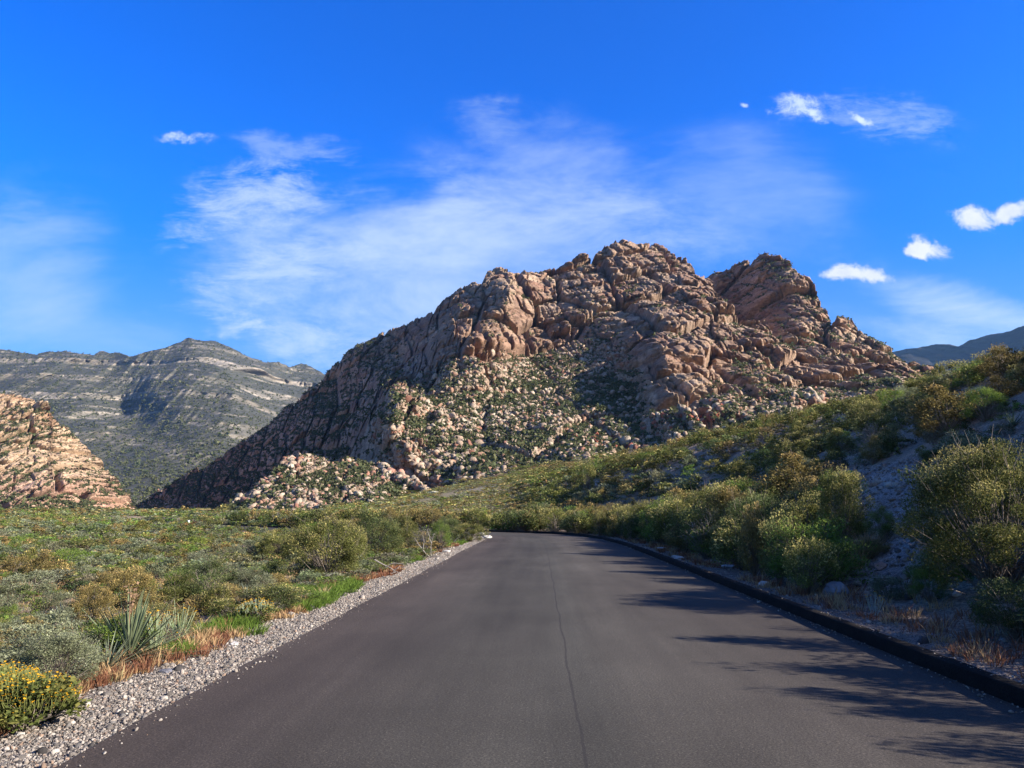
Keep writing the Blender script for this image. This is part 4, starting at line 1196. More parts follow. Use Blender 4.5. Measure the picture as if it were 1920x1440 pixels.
def zone_of(x, y):
    if x < 0 and y < 50: return ('beside the left gravel shoulder', 0) if x > -6.2 else (('on the near left plain', 1) if y < 22 else ('on the left plain beyond the roadside plants', 2))
    if y >= 50 and x < 4: return ('on the far side of the bend', 3)
    d = x - 4.2
    if d < 3.6: return ('just behind the black kerb', 4)
    if d < 16: return ('on the lower part of the right slope', 5)
    return ('high on the right slope', 6)

OBJS = []
def special(px, py, hpx, wpx, kind, label, lod='large', name=None, **kw):
    x, y, z, D = hit_ground(px, py)
    h = hpx * D / F / 1.02; w = wpx * D / F
    OBJS.append(dict(x=x, y=y, z=z, h=h, w=w, kind=kind, label=label, lod=lod, name=name, px=px, py=py, sp=True, **kw))

def scatter_candidates():
    out = []
    def add(x, y, dens_h, hm, wm, kinds, probs, patch=0.0, hs=0.3):
        n = len(x)
        if not n: return
        k = rng.choice(len(kinds), n, p=np.array(probs) / np.sum(probs))
        if patch:
            f = fbm(x * patch, y * patch, 2, 201)
            k = np.where(f > 0.22, 0, k); k = np.where(f < -0.3, min(2, len(kinds) - 1), k)
        h = hm * rng.lognormal(0, hs, n); w = wm * rng.lognormal(0, hs, n) * (h / hm) ** 0.5
        out.append((x, y, h, w, np.array([list(KINDS).index(kk) for kk in kinds])[k]))
    def wedge(r0, r1, a0, a1, dens):
        n = int(dens * 0.5 * (r1 ** 2 - r0 ** 2) * math.radians(a1 - a0))
        r = np.sqrt(rng.uniform(r0 ** 2, r1 ** 2, n)); a = np.radians(rng.uniform(a0, a1, n)) - PSI
        return r * np.sin(a), r * np.cos(a)
    def ok(x, y, margin):
        m = road_dist(x, y) > margin
        z = ground(x, y)
        m &= ~bare_mask(x, y, z)
        return m
    K6 = ['sage', 'green', 'olive', 'gold', 'dead', 'dark']
    # left plain, near to far
    for r0, r1, dens, hm, wm, mg in ((2.5, 30, 2.3, 0.33, 0.62, 1.1), (30, 70, 1.5, 0.42, 0.8, 0.8), (70, 160, 0.62, 0.6, 1.25, 0.4), (160, 420, 0.16, 0.85, 2.3, 0.4), (420, 1300, 0.008, 1.8, 10.0, 2)):
        x, y = wedge(r0, r1, -46, 2 if r0 > 60 else 0, dens)
        m = ok(x, y, mg) & (x < np.where(y < 52, -3.9, 1e9)) & (project(x, y, 0 * x)[0] < 1080)
        x, y = x[m], y[m]
        hm = hm * 0.92
        g = (ss(56, 80, y) * ss(640, 740, project(x, y, 0 * x)[0]) > 0.5) & (y < 400)
        m = rng.random(len(x)) < np.where(g, 0.9, 1.0)
        x, y, g = x[m], y[m], g[m]
        add(x[~g], y[~g], 1, hm, wm, K6, [0.26, 0.24, 0.22, 0.15, 0.07, 0.06], 0.0)
        add(x[g], y[g], 1, hm * 0.7, wm * 0.9, ['gold', 'sage', 'olive', 'green'], [0.34, 0.22, 0.34, 0.1])
    # right slope and fan behind
    for r0, r1, dens, hm, wm, mg in ((4, 30, 0.30, 0.85, 1.15, 1.9), (30, 60, 0.33, 0.9, 1.3, 1.8), (60, 130, 0.24, 0.95, 1.6, 1.6), (130, 420, 0.085, 1.05, 2.7, 2), (420, 640, 0.02, 1.6, 5.0, 2)):
        x, y = wedge(r0, r1, 1 if r0 < 130 else 0, 52, dens)
        m = ok(x, y, mg) & ((x > 4) | (y > 60))
        add(x[m], y[m], 1, hm, wm, ['olive', 'dark', 'gold', 'sage', 'green', 'dead'], [0.42, 0.13, 0.14, 0.14, 0.12, 0.05], 0.07, 0.3)
        x, y = wedge(r0, r1, 0, 52, dens * (2.1 if r0 < 130 else 0.7))
        m = ok(x, y, mg) & ((x > 4) | (y > 60))
        add(x[m], y[m], 1, hm * 0.42, wm * 0.55, ['sage', 'olive', 'dark', 'gold', 'dead', 'green'], [0.3, 0.25, 0.1, 0.15, 0.1, 0.1], 0.0, 0.3)
    # dense row along the far and middle kerb
    for i in range(330):
        t = rng.uniform(14, 128)
        j = min(int(t / 233 * NR * 1.0), NR - 1)
        # index by arc position
        s = ARC
        j = int(np.searchsorted(s, t + 30))
        p = KL[j]; tg = KL[min(j + 1, NR - 1)] - KL[j - 1]; tg = tg / np.linalg.norm(tg); nn = np.array([tg[1], -tg[0]])
        q = p + nn * rng.uniform(1.6, 5.0)
        qx = project(q[0], q[1], 0.8)[0]
        if 1600 < qx < 1800: continue
        sc_ = 1.25 if t > 30 else 1.0
        k = rng.choice(['olive', 'dark', 'gold', 'green', 'dead'], p=[0.5, 0.18, 0.14, 0.12, 0.06])
        out.append((np.array([q[0]]), np.array([q[1]]), np.array([sc_ * rng.uniform(0.9, 1.6)]), np.array([sc_ * rng.uniform(1.1, 1.9)]), np.array([list(KINDS).index(k)])))
    for i in range(26):
        y_ = 12.5 + i * 1.5 + rng.uniform(-0.5, 0.5)
        x_ = float(np.interp(y_, KL[:, 1][:300], KL[:, 0][:300])) + rng.uniform(1.2, 2.4)
        if 1600 < project(x_, y_, 0.8)[0] < 1800: continue
        out.append((np.array([x_]), np.array([y_]), np.array([rng.uniform(1.0, 1.75)]), np.array([rng.uniform(0.55, 0.9)]), np.array([list(KINDS).index(str(rng.choice(['olive', 'gold', 'dark'])))])))
    # shrubs just right of the frame whose shadows fall across the road
    for (x, y, h, w) in ((6.9, 8.6, 2.05, 1.7), (6.7, 7.1, 1.9, 1.5), (6.8, 5.8, 1.95, 1.3), (6.5, 4.5, 1.8, 1.2), (6.7, 3.1, 1.85, 1.4), (6.4, 1.7, 1.7, 1.2), (6.8, 0.3, 1.8, 1.5)):
        out.append((np.array([x]), np.array([y]), np.array([h]), np.array([w]), np.array([list(KINDS).index('olive')])))
    return [np.concatenate([o[i] for o in out]) for i in range(5)]

ARC = None
def vegetation():
    global ARC
    ARC = np.concatenate([[0], np.cumsum(np.linalg.norm(np.diff(KL, axis=0), axis=1))])
    kn = list(KINDS)
    # ---- prominent shrubs measured in the photograph
    S = special
    S(610, 1092, 118, 125, 'olive', 'largest gold-tipped olive shrub left of the road, beside the fallen dead branches')
    S(560, 1062, 70, 70, 'olive', 'olive shrub adjoining the left side of the largest roadside shrub')
    S(695, 1052, 82, 95, 'dark', 'dark twiggy shrub right of the largest roadside shrub')
    S(760, 1032, 62, 60, 'olive', 'mid-sized olive shrub left of the pale dead bush')
    S(825, 1032, 52, 42, 'green', 'rounded vivid green shrub right of the pale dead bush')
    S(793, 1036, 46, 44, 'dead', 'pale dead bush with bare grey branches by the gravel shoulder')
    S(880, 1016, 34, 60, 'olive', 'yellow-olive shrub nearest the inner corner of the bend')
    S(842, 1012, 40, 50, 'dark', 'dark shrub behind the vivid green one near the bend')
    S(655, 1072, 88, 80, 'olive', 'tall olive shrub touching the right side of the largest roadside shrub')
    S(722, 1046, 66, 70, 'olive', 'olive shrub behind the fallen dead branches, left of the pale dead bush')
    S(675, 1036, 60, 80, 'gold', 'golden-olive shrub behind the dark twiggy roadside shrub')
    S(520, 1052, 52, 80, 'olive', 'yellowish shrub further left behind the largest roadside shrub')
    S(590, 1032, 50, 80, 'green', 'bright green shrub rising behind the largest roadside shrub')
    S(172, 1182, 84, 78, 'gold', 'golden-brown shrub behind the large yucca, to its left')
    S(245, 1152, 84, 100, 'gold', 'wide golden shrub straight behind the large yucca')
    S(385, 1132, 74, 105, 'dark', 'dark shrub with grey twigs between the yucca and the largest shrub')
    S(330, 1140, 60, 70, 'olive', 'olive shrub left of the dark twiggy one, behind the yucca')
    S(470, 1120, 50, 80, 'sage', 'pale sage shrub left of the bright green grass edge')
    S(100, 1298, 95, 150, 'sage', 'broad grey-green shrub behind the yellow flowers, bottom left')
    S(105, 1200, 52, 95, 'sage', 'pale spiky grey-green shrub left of the golden-brown one', lod='hi')
    S(60, 1255, 55, 100, 'sage', 'low grey shrub at the left edge above the flowers', lod='hi')
    # right side
    S(1875, 1110, 262, 285, 'olive', 'biggest gold-tipped shrub, filling the right edge of the view', lod='huge')
    S(1785, 1052, 130, 110, 'sage', 'greyish shrub leaning against the left side of the biggest shrub')
    S(1915, 1205, 120, 150, 'dark', 'dark shaded shrub below the biggest one, above the kerb')
    S(1587, 1042, 150, 92, 'olive', 'upright tree-like olive shrub with bare stems beside the gravel gully', trunk=1)
    S(1655, 1020, 66, 52, 'green', 'fresh green shrub right of the tree-like one at the gully edge')
    S(1625, 1052, 42, 80, 'gold', 'low golden shrub between the tree-like shrub and the gully')
    S(1512, 1052, 118, 115, 'olive', 'bushy olive shrub left of the tree-like one')
    S(1428, 1052, 128, 120, 'dark', 'large dark green shrub in the middle of the roadside thicket')
    S(1340, 1040, 122, 125, 'olive', 'tall olive shrub at the left of the roadside thicket')
    S(1385, 1030, 118, 100, 'gold', 'golden shrub rising behind the roadside thicket')
    S(1255, 1018, 82, 75, 'dark', 'deep shaded shrub standing alone left of the roadside thicket')
    S(1290, 1012, 86, 80, 'olive', 'olive shrub between the deep shaded one and the thicket')
    S(1195, 1004, 60, 80, 'olive', 'yellow-olive shrub behind the kerb where it starts to curve')
    S(1140, 1000, 50, 70, 'gold', 'golden shrub behind the start of the kerb curve')
    S(1745, 1132, 68, 66, 'green', 'small yellow-green shrub in sun on the gravel verge')
    S(1775, 1085, 55, 110, 'green', 'grassy vivid green shrub in shade below the biggest shrub')
    S(1560, 1075, 45, 85, 'sage', 'grey-green shrub directly behind the two roadside rocks')
    S(1470, 1062, 62, 90, 'dark', 'low dark shrub in front of the thicket, right part')
    S(1760, 905, 60, 70, 'dark', 'dark round shrub at the top right of the gravel gully')
    S(1850, 790, 62, 80, 'green', 'green shrub on the slope above the biggest shrub')
    S(1700, 690, 26, 60, 'green', 'bright green shrub on the ridge line beside the red cliff foot')
    S(1230, 868, 22, 90, 'green', 'dark leafy shrub clump on the fan under the cliffs', lod='hi')
    S(1120, 895, 24, 80, 'green', 'bright shrub clump right of the yellow bloom on the fan', lod='hi')
    S(1040, 908, 11, 15, 'gold', 'tiny brilliant yellow bush alone on the distant fan', lod='mid', yellow=1)

    for (px_, py_, r_) in ((1640, 1155, 0.55), (1640, 1165, 0.5), (1790, 1112, 0.5), (1568, 1116, 0.45), (1525, 1103, 0.35), (248, 1250, 0.4), (290, 1226, 0.3), (335, 1203, 0.3), (45, 1372, 0.35), (480, 1168, 0.3), (353, 987, 2.5)):
        hx, hy, hz, hD = hit_ground(px_, py_)
        CLEAR.append((hx, hy, r_))
        if px_ > 1000: CLEAR.extend([(hx + 0.7, hy, r_ * 0.9), (hx + 1.4, hy - 0.15, r_ * 0.9), (hx + 2.2, hy - 0.3, r_ * 0.9)])
    x, y, h, w, k = scatter_candidates()
    spx = np.array([(o['x'], o['y'], o['w']) for o in OBJS])
    keep = np.ones(len(x), bool)
    for sx, sy, sw in spx:
        keep &= np.hypot(x - sx, y - sy) > 0.42 * sw
    # keep the yucca, flower and rock spots clear
    for cx_, cy_, r_ in CLEAR: keep &= np.hypot(x - cx_, y - cy_) > r_
    x, y, h, w, k = x[keep], y[keep], h[keep], w[keep], k[keep]
    z = ground(x, y)
    px, py, dep = project(x, y, z + h * 0.5)
    infr = (dep > 1) & (px > -20) & (px < 1940) & (py < 1460)
    size = np.where(dep > 1, h * F / np.maximum(dep, 1) * 1024 / 1920, 0)
    rank = np.where(infr, size * (0.6 + 0.4 * np.minimum(w / h, 2)), 0)
    order = np.argsort(-rank)
    nind = 297 - len(OBJS)
    ind = np.zeros(len(x), bool); ind[order[:nind]] = True
    used = {}
    for i in np.nonzero(ind)[0]:
        OBJS.append(dict(x=float(x[i]), y=float(y[i]), z=float(z[i]), h=float(h[i]), w=float(w[i]), kind=kn[k[i]], lod='large' if size[i] > 75 else 'hi', sp=False, px=float(px[i]), py=float(py[i]), label=None, name=None))
    lands = LANDMARKS + [(o['px'], o['py'] - 20, o['label'].split(',')[0], o) for o in OBJS if o['sp'] and o.get('land')]
    for o in OBJS:
        var = int(rng.integers(0, 3))
        if o.get('trunk'): lod, var = 'large', 5
        else: lod = o['lod']
        nm = o['name'] or MESHNAME[o['kind']]
        zone, zi = zone_of(o['x'], o['y'])
        look = LOOK[o['kind']]
        if o['label'] is None:
            size_ = 'low' if o['h'] < 0.4 else 'waist-high' if o['h'] < 0.95 else 'tall'
            best = min(LANDMARKS, key=lambda q: math.hypot((q[0] - o['px']), (q[1] - o['py']) * 1.6))
            dx, dy = o['px'] - best[0], (o['py'] - best[1]) * 1.6
            rel = ('right of' if dx > 0 else 'left of') if abs(dx) > abs(dy) else ('below' if dy > 0 else 'above')
            if math.hypot(dx, dy) > 330: lab = f'{size_} {look} shrub {zone}'
            else: lab = f'{size_} {look} shrub, {rel} {best[2]}'
            grp = f'{look} shrubs among the desert scrub'
        else:
            lab = o['label']; grp = f'{look} shrubs among the desert scrub'
        fm, bm_, wm_ = proto_meshes(o['kind'], lod, var)
        rz = float(rng.uniform(0, 6.28))
        sc3 = (o['w'], o['w'], o['h'])
        hp = o['h'] * F * 1024 / 1920 / max(1, project(o['x'], o['y'], o['z'])[2])
        if hp > 17 or o['sp']:
            r = empty(nm, (o['x'], o['y'], o['z']), rz, sc3, label=lab, category='shrub', group=grp)
            if fm:
                q = add_obj('foliage', fm, r)
                if o.get('yellow'):
                    q.data = fm.copy(); a_ = q.data.color_attributes['Col']; n_ = len(q.data.vertices)
                    a_.data.foreach_set('color', np.tile(np.array([0.95, 0.55, 0.01, 1], np.float32), n_))
            add_obj('branches', bm_, r)
        else:
            o_ = add_obj(nm, wm_, None, (o['x'], o['y'], o['z']), label=lab, category='shrub', group=grp)
            o_.rotation_euler = (0, 0, rz); o_.scale = sc3
    # ---- the uncounted rest in one object
    rest = ~ind
    x, y, z, h, w, k, size, infr = [q[rest] for q in (x, y, z, h, w, k, size, infr)]
    keep = ((dep[rest] > 1) & (px[rest] > -260) & (px[rest] < 2200)) | (np.hypot(x, y) < 35)
    x, y, z, h, w, k, size = [q[keep] for q in (x, y, z, h, w, k, size)]
    Vs, Cs = [], []
    for lod, lo, hi in (('hi', 26, 1e9), ('mid', 9, 26), ('far', 3.6, 9), ('vfar', 0, 3.6)):
        for kk in range(len(kn)):
            for var in range(4):
                m = (size >= lo) & (size < hi) & (k == kk) & ((np.arange(len(x)) % 4) == var)
                if lod == 'hi': m = m & True
                n = m.sum()
                if n == 0: continue
                L, LC, W, WC = proto(kn[kk], lod, var)
                Q = np.concatenate([L, W]); C = np.concatenate([LC, WC])
                a = rng.uniform(0, 6.28, n); ca, sa = np.cos(a)[:, None, None], np.sin(a)[:, None, None]
                X = (Q[None, ..., 0] * ca - Q[None, ..., 1] * sa) * w[m][:, None, None] + x[m][:, None, None]
                Y = (Q[None, ..., 0] * sa + Q[None, ..., 1] * ca) * w[m][:, None, None] + y[m][:, None, None]
                Z = Q[None, ..., 2] * h[m][:, None, None] + z[m][:, None, None]
                Vs.append(np.stack([X, Y, Z], -1).reshape(-1, 4, 3).astype(np.float32))
                tint = rng.uniform(0.75, 1.25, (n, 1, 1)) * (1 + rng.normal(0, 0.06, (n, 1, 3)))
                Cs.append((C[None] * tint).reshape(-1, 3).astype(np.float32))
    Q = np.concatenate(Vs); C = np.concatenate(Cs)
    print('scrub quads', len(Q), 'shrubs', len(x))
    add_obj('desert_scrub', quads_mesh('desert_scrub', Q, C), kind='stuff')
    grasses()
    yuccas_flowers_rocks()

LANDMARKS = [(240, 1200, 'the large yucca'), (345, 1195, 'the small yucca'), (45, 1320, 'the yellow flower bush'), (615, 1050, 'the largest shrub left of the road'), (735, 1075, 'the fallen dead branches'),
             (793, 1015, 'the pale dead bush'), (825, 1010, 'the rounded vivid green shrub'), (353, 983, 'the white marker post'), (913, 1008, 'the white stones at the bend'),
             (1255, 985, 'the deep shaded roadside shrub'), (1428, 990, 'the roadside thicket'), (1522, 1042, 'the tan boulder'), (1567, 1100, 'the blue-grey rock'), (1587, 960, 'the tree-like shrub'),
             (1640, 1130, 'the yellow marigold clump'), (1745, 1100, 'the yellow-green verge shrub'), (1875, 980, 'the biggest shrub at the right'), (1650, 980, 'the gravel gully'),
             (1700, 700, 'the red cliff foot'), (1800, 750, 'the bare dirt cut'), (1900, 680, 'the ridge at the right edge'), (1500, 790, 'the cliff base on the ridge line'), (1380, 880, 'the middle of the slope'),
             (1040, 903, 'the tiny yellow bush'), (100, 1060, 'the open plain at the left edge'), (450, 1040, 'the middle of the left plain')]
CLEAR = []

def grasses():
    """dry red-brown and green grass along both edges of the road"""
    Q, C = [], []
    RED = ((0.15, 0.06, 0.036), (0.26, 0.125, 0.065)); STRAW = ((0.36, 0.24, 0.12), (0.45, 0.30, 0.15)); GRN = ((0.07, 0.12, 0.018), (0.13, 0.19, 0.03))
    def tuft(x, y, h, r, cols, n=60, wd=0.004, lean=0.5, base=None):
        z = gz(x, y)
        q, c = grass_arrays(n, h, r, cols[0], cols[1], wd, lean)
        (Q if base is None else base[0]).append(q + np.array([x, y, z])); (C if base is None else base[1]).append(c)
    # left: rusty grass fringe at the outer edge of the gravel
    for i in range(620):
        y = 4.2 + rng.random() ** 1.6 * 36
        x = -3.86 - 0.2 * rng.random() - abs(rng.normal(0, 0.35)) + 0.25 * vn2(np.array([y * 1.3]), np.array([4.0]), 6)[0]
        f = vn2(np.array([y * 0.45]), np.array([1.7]), 5)[0]
        if f < -0.05: continue
        s = rng.uniform(0.06, 0.18)
        tuft(x, y, s, 0.10, RED if rng.random() < 0.72 else STRAW, 46, 0.0022 + 0.00028 * y)
    # right verge: sparse rusty and straw stems
    for i in range(900):
        y = 5 + rng.random() ** 1.4 * 42
        x = 4.75 + abs(rng.normal(0, 0.9))
        if vn2(np.array([y * 0.6]), np.array([x * 0.9]), 15)[0] < -0.15: continue
        tuft(x, y, rng.uniform(0.08, 0.26), 0.12, RED if rng.random() < 0.6 else STRAW, 20, 0.0022 + 0.00022 * y, 0.6)
    x, y, z, D = hit_ground(1590, 1062)
    for i in range(14): tuft(x + rng.normal(0, 0.35), y + rng.normal(0, 0.3), rng.uniform(0.5, 0.75), 0.12, STRAW, 70, 0.005, 0.5)
    # scattered straw over the near left plain
    for i in range(1500):
        a = math.radians(rng.uniform(-44, -8)); r = rng.uniform(4, 34)
        x, y = r * math.sin(a), r * math.cos(a)
        if x > -4.1: continue
        tuft(x, y, rng.uniform(0.1, 0.28), 0.12, STRAW if rng.random() < 0.65 else (RED if rng.random() < 0.4 else ((0.2, 0.22, 0.1), (0.28, 0.27, 0.13))), 26, 0.003 + 0.0002 * r, 0.6)
    add_obj('dry_grass', quads_mesh('dry_grass', np.concatenate(Q), np.concatenate(C)), kind='stuff')
    G = ([], [])
    for (px, py, sx, sy, n) in ((610, 1128, 40, 12, 60), (575, 1142, 20, 8, 30), (650, 1100, 50, 14, 60), (590, 1112, 45, 12, 50), (760, 1050, 20, 6, 30), (735, 1052, 30, 6, 36), (700, 1062, 30, 8, 40), (870, 1020, 26, 4, 50), (440, 1172, 30, 10, 40), (500, 1150, 25, 8, 30), (400, 1190, 20, 6, 14), (25, 1240, 25, 20, 20),
                               (1760, 1080, 40, 8, 30), (330, 1225, 20, 8, 12), (475, 1190, 8, 3, 4), (400, 1185, 10, 4, 6)):
        for i in range(n):
            x, y, z, D = hit_ground(px + rng.normal(0, sx * 0.5), py + rng.normal(0, sy * 0.5))
            if x < 0 and x > -3.8: continue
            tuft(x, y, rng.uniform(0.07, 0.22), 0.16, GRN, 80, 0.002 + 0.0002 * D, 0.9, base=G)
    add_obj('green_grass', quads_mesh('green_grass', np.concatenate(G[0]), np.concatenate(G[1])), kind='stuff')

def blade_set(n, length, width, up_lo, up_hi, droop=0.05, c1=(0.10, 0.14, 0.07), c2=(0.34, 0.37, 0.20), bias=None):
    Q, C = [], []
    for i in range(n):
        a = rng.uniform(0, 6.283); e = math.radians(rng.uniform(up_lo, up_hi))
        d = np.array([math.cos(a) * math.cos(e), math.sin(a) * math.cos(e), math.sin(e)])
        if bias is not None: d = d + np.array(bias); d /= np.linalg.norm(d)
        L = length * rng.uniform(0.65, 1.08); W = width * rng.uniform(0.8, 1.15)
        s = np.cross(d, [0, 0, 1.0]); s /= np.linalg.norm(s) + 1e-9
        nrm = np.cross(s, d)
        t = np.linspace(0, 1, 6)
        wv = W * np.array([0.75, 1.0, 0.95, 0.75, 0.45, 0.03])
        curve = rng.normal(0, 0.05)
        mid = np.outer(t * L, d) + np.outer(-droop * L * t ** 2, [0, 0, 1]) + np.outer(curve * L * t ** 2, s)
        l = mid - s * wv[:, None] + nrm * wv[:, None] * 0.35; r = mid + s * wv[:, None] + nrm * wv[:, None] * 0.35
        for A, B in ((l, mid), (mid, r)):
            Q.append(np.stack([A[:-1], B[:-1], B[1:], A[1:]], 1))
            cc = np.array(c1) * (1 - 0.6 * rng.random()) + np.array(c2) * 0.6 * rng.random()
            C.append(np.tile(cc, (5, 1)))
    return np.concatenate(Q), np.concatenate(C)

def yuccas_flowers_rocks():
    def yucca(px, py, size, n, label, dead=True, tint=None, stalk=True, grp='yuccas on the left plain'):
        x, y, z, D = hit_ground(px, py)
        r = empty('yucca', (x, y, z), float(rng.uniform(0, 6)), label=label, category='yucca', group=grp)
        c = dict(c1=tint[0], c2=tint[1]) if tint else {}
        q, cc = blade_set(n, size, size * 0.022, 4, 80, 0.06, bias=(-0.12, -0.05, 0.0), **c)
        m = quads_mesh('leaf_rosette', q, cc, M_plant); add_obj('leaf_rosette', m, r)
        if dead:
            q, cc = blade_set(int(n * 0.7), size * 0.7, size * 0.018, -10, 26, 0.16, (0.14, 0.10, 0.07), (0.30, 0.24, 0.17))
            add_obj('dead_leaves', quads_mesh('dead_leaves', q, cc), r)
        if stalk:
            t = tube_quads(np.array([[0, 0, 0], [0.02, 0.0, size * 0.5], [0.03, 0.02, size * 0.9]]), np.array([0.010, 0.008, 0.005]), 5)
            st = add_obj('flower_stalk', quads_mesh('flower_stalk', t, np.tile([0.22, 0.15, 0.09], (len(t), 1))), r)
            P = np.stack([rng.normal(0.02, 0.03, 70), rng.normal(0, 0.03, 70), size * rng.uniform(0.6, 0.95, 70)], 1)
            d = rng.normal(size=(70, 3)); d /= np.linalg.norm(d, axis=1)[:, None]
            L = rng.uniform(0.025, 0.055, 70)
            pods = leaf_quads(P, d, L, L * 0.35)
            add_obj('seed_head', quads_mesh('seed_head', pods, np.array([0.25, 0.16, 0.095]) * rng.uniform(0.7, 1.2, (70, 1))), st)
        return x, y
    yucca(240, 1240, 0.86, 95, 'large spiky yucca with dry flower stalk at the gravel edge')
    yucca(200, 1258, 0.45, 60, 'dark half-dead yucca offset at the left foot of the large one', stalk=False, tint=((0.10, 0.12, 0.08), (0.26, 0.28, 0.18)))
    yucca(335, 1205, 0.42, 60, 'small yucca among yellow flowers right of the large one', stalk=False, dead=False, tint=((0.16, 0.22, 0.09), (0.34, 0.38, 0.2)))
    yucca(465, 1132, 0.42, 46, 'pale small yucca beside the orange-tinged flowering shrub', stalk=False, dead=False, tint=((0.22, 0.26, 0.2), (0.34, 0.38, 0.3)))
    yucca(110, 1180, 0.5, 50, 'silvery yucca half hidden in sage left of the golden shrub', stalk=False, dead=False, tint=((0.22, 0.26, 0.2), (0.36, 0.4, 0.32)))
    yucca(1900, 800, 0.7, 50, 'dark spiky yucca high on the slope at the right edge', stalk=False, tint=((0.10, 0.14, 0.08), (0.2, 0.24, 0.14)), grp='yuccas on the right slope')

    # flowers: stems with discs
    def flower_plant(name, px, py, n, h, spread, label, fcol=(0.72, 0.40, 0.02), leafn=0, leafcol='brittle', r=0.012, stemc=(0.28, 0.33, 0.2), grp=None):
        x, y, z, D = hit_ground(px, py)
        root = empty(name, (x, y, z), 0.0, label=label, category='wildflower')
        if grp: root['group'] = grp
        if leafn:
            L, LC, W, WC = shrub_arrays(leafcol, leafn, 0.07, 34, 3)
            sc_ = np.array([spread * 2, spread * 2, h * 0.82])
            add_obj('foliage', quads_mesh('foliage', L * sc_, LC), root); add_obj('branches', quads_mesh('branches', W * sc_, WC), root)
        SQ, SC, FQ, FC = [], [], [], []
        for i in range(n):
            a = rng.uniform(0, 6.283); rr = spread * math.sqrt(rng.random())
            hh = h * rng.uniform(0.75, 1.12) * (1 - 0.35 * (rr / spread) ** 2)
            top = np.array([math.cos(a) * rr, math.sin(a) * rr, hh])
            b = top * np.array([0.25, 0.25, 0.0]) if not leafn else top * np.array([0.9, 0.9, 0.7])
            t = tube_quads(np.stack([b, (b + top) / 2 + rng.normal(0, 0.01, 3), top]), np.array([0.0025, 0.002, 0.0018]) * 1.3)
            SQ.append(t); SC.append(np.tile(stemc, (len(t), 1)))
            k = 9; th = np.arange(k) * 2 * math.pi / k
            nrm = np.array([rng.normal(0, 0.3), rng.normal(0, 0.3), 1.0]); nrm /= np.linalg.norm(nrm)
            u = np.cross(nrm, [1, 0, 0]); u /= np.linalg.norm(u); v = np.cross(nrm, u)
            rad = r * rng.uniform(0.8, 1.3)
            for q in range(k):
                p = np.cos(th[q]) * u + np.sin(th[q]) * v; p2 = -np.sin(th[q]) * u + np.cos(th[q]) * v
                FQ.append(np.stack([top, top + p * rad * 0.6 - p2 * rad * 0.3, top + p * rad + nrm * rad * 0.15, top + p * rad * 0.6 + p2 * rad * 0.3])[None]); FC.append([fcol])
            cap = tube_quads(np.stack([top - nrm * rad * 0.15, top + nrm * rad * 0.15, top + nrm * rad * 0.35]), np.array([rad * 0.55, rad * 0.5, 0.001]), 5)
            FQ.append(cap); FC.append(np.tile(np.array(fcol) * 0.75, (len(cap), 1)))
        add_obj('stems', quads_mesh('stems', np.concatenate(SQ), np.concatenate(SC)), root)
        add_obj('blossoms', quads_mesh('blossoms', np.concatenate(FQ), np.concatenate(FC).reshape(-1, 3)), root)
    flower_plant('flowering_bush', 45, 1372, 360, 0.42, 0.36, 'low bush covered in yellow blossoms at the bottom left', leafn=3600, r=0.0085, stemc=(0.16, 0.17, 0.05))
    flower_plant('flowering_bush', 0, 1345, 220, 0.40, 0.3, 'yellow-blossomed bush cut by the left frame edge', leafn=3000, r=0.0085, stemc=(0.16, 0.17, 0.05))
    flower_plant('flowering_bush', 480, 1168, 130, 0.34, 0.3, 'flowering shrub with orange-yellow tops by the green grass', leafn=2000, r=0.012)
    flower_plant('marigold', 290, 1226, 26, 0.5, 0.3, 'yellow marigolds between the two roadside yuccas', r=0.012)
    flower_plant('marigold', 335, 1200, 16, 0.5, 0.22, 'yellow marigolds in front of the small yucca', r=0.012)
    flower_plant('marigold', 1640, 1155, 14, 0.38, 0.2, 'clump of yellow desert marigolds on the verge by the kerb', r=0.015, stemc=(0.4, 0.45, 0.36))
    flower_plant('marigold', 1590, 1085, 18, 0.36, 0.2, 'pale yellow flowers behind the blue-grey rock', fcol=(0.75, 0.7, 0.1), r=0.014)
    flower_plant('marigold', 1440, 1075, 14, 0.32, 0.22, 'dull yellow flower stems left of the tan rock', fcol=(0.6, 0.45, 0.06), r=0.012, stemc=(0.4, 0.42, 0.3))

    # individual rocks
    def rock(px, py, wpx, hpx, c, label, seed, depth=0.8, name='rock'):
        x, y, z, D = hit_ground(px, py)
        w = wpx * D / F / 2; hh = hpx * D / F / 2
        V = rock_shape(ICO3, seed, 22, 0.2); T = ICO3[1]
        V = V / np.abs(V).max(0) * np.array([w, w * depth, hh])
        fx = fbm(V[:, 0] * 9 / max(w, .01) * .3, V[:, 2] * 9 / max(w, .01) * .3, 3, seed)
        C = np.array(c)[None] * (1 + 0.25 * fx)[:, None]
        me = make_mesh('rock', V, T=T, C=C, mat=M_stone, smooth=False)
        o = add_obj(name, me, None, (x, y, z + hh * 0.4), label=label, category='rock', group='loose rocks beside the road' if name == 'rock' else 'big boulders at the mountain foot')
        o.rotation_euler = (0, 0, float(rng.uniform(-0.5, 0.5)))
    CREAM = (0.42, 0.39, 0.35); TAN = (0.45, 0.27, 0.12); BLUE = (0.17, 0.185, 0.22); PINK = (0.36, 0.24, 0.19)
    rock(1525, 1103, 34, 24, TAN, 'orange-tan angular rock on the verge left of the blue-grey one', 21)
    rock(1568, 1116, 48, 34, BLUE, 'largest blue-grey angular rock beside the orange-tan rock', 22)
    rock(1524, 1052, 34, 26, (0.33, 0.2, 0.12), 'tan boulder in shade behind the thicket edge', 23)
    rock(1363, 1066, 28, 13, (0.33, 0.33, 0.33), 'flat pale grey rock near the kerb below the thicket', 24)
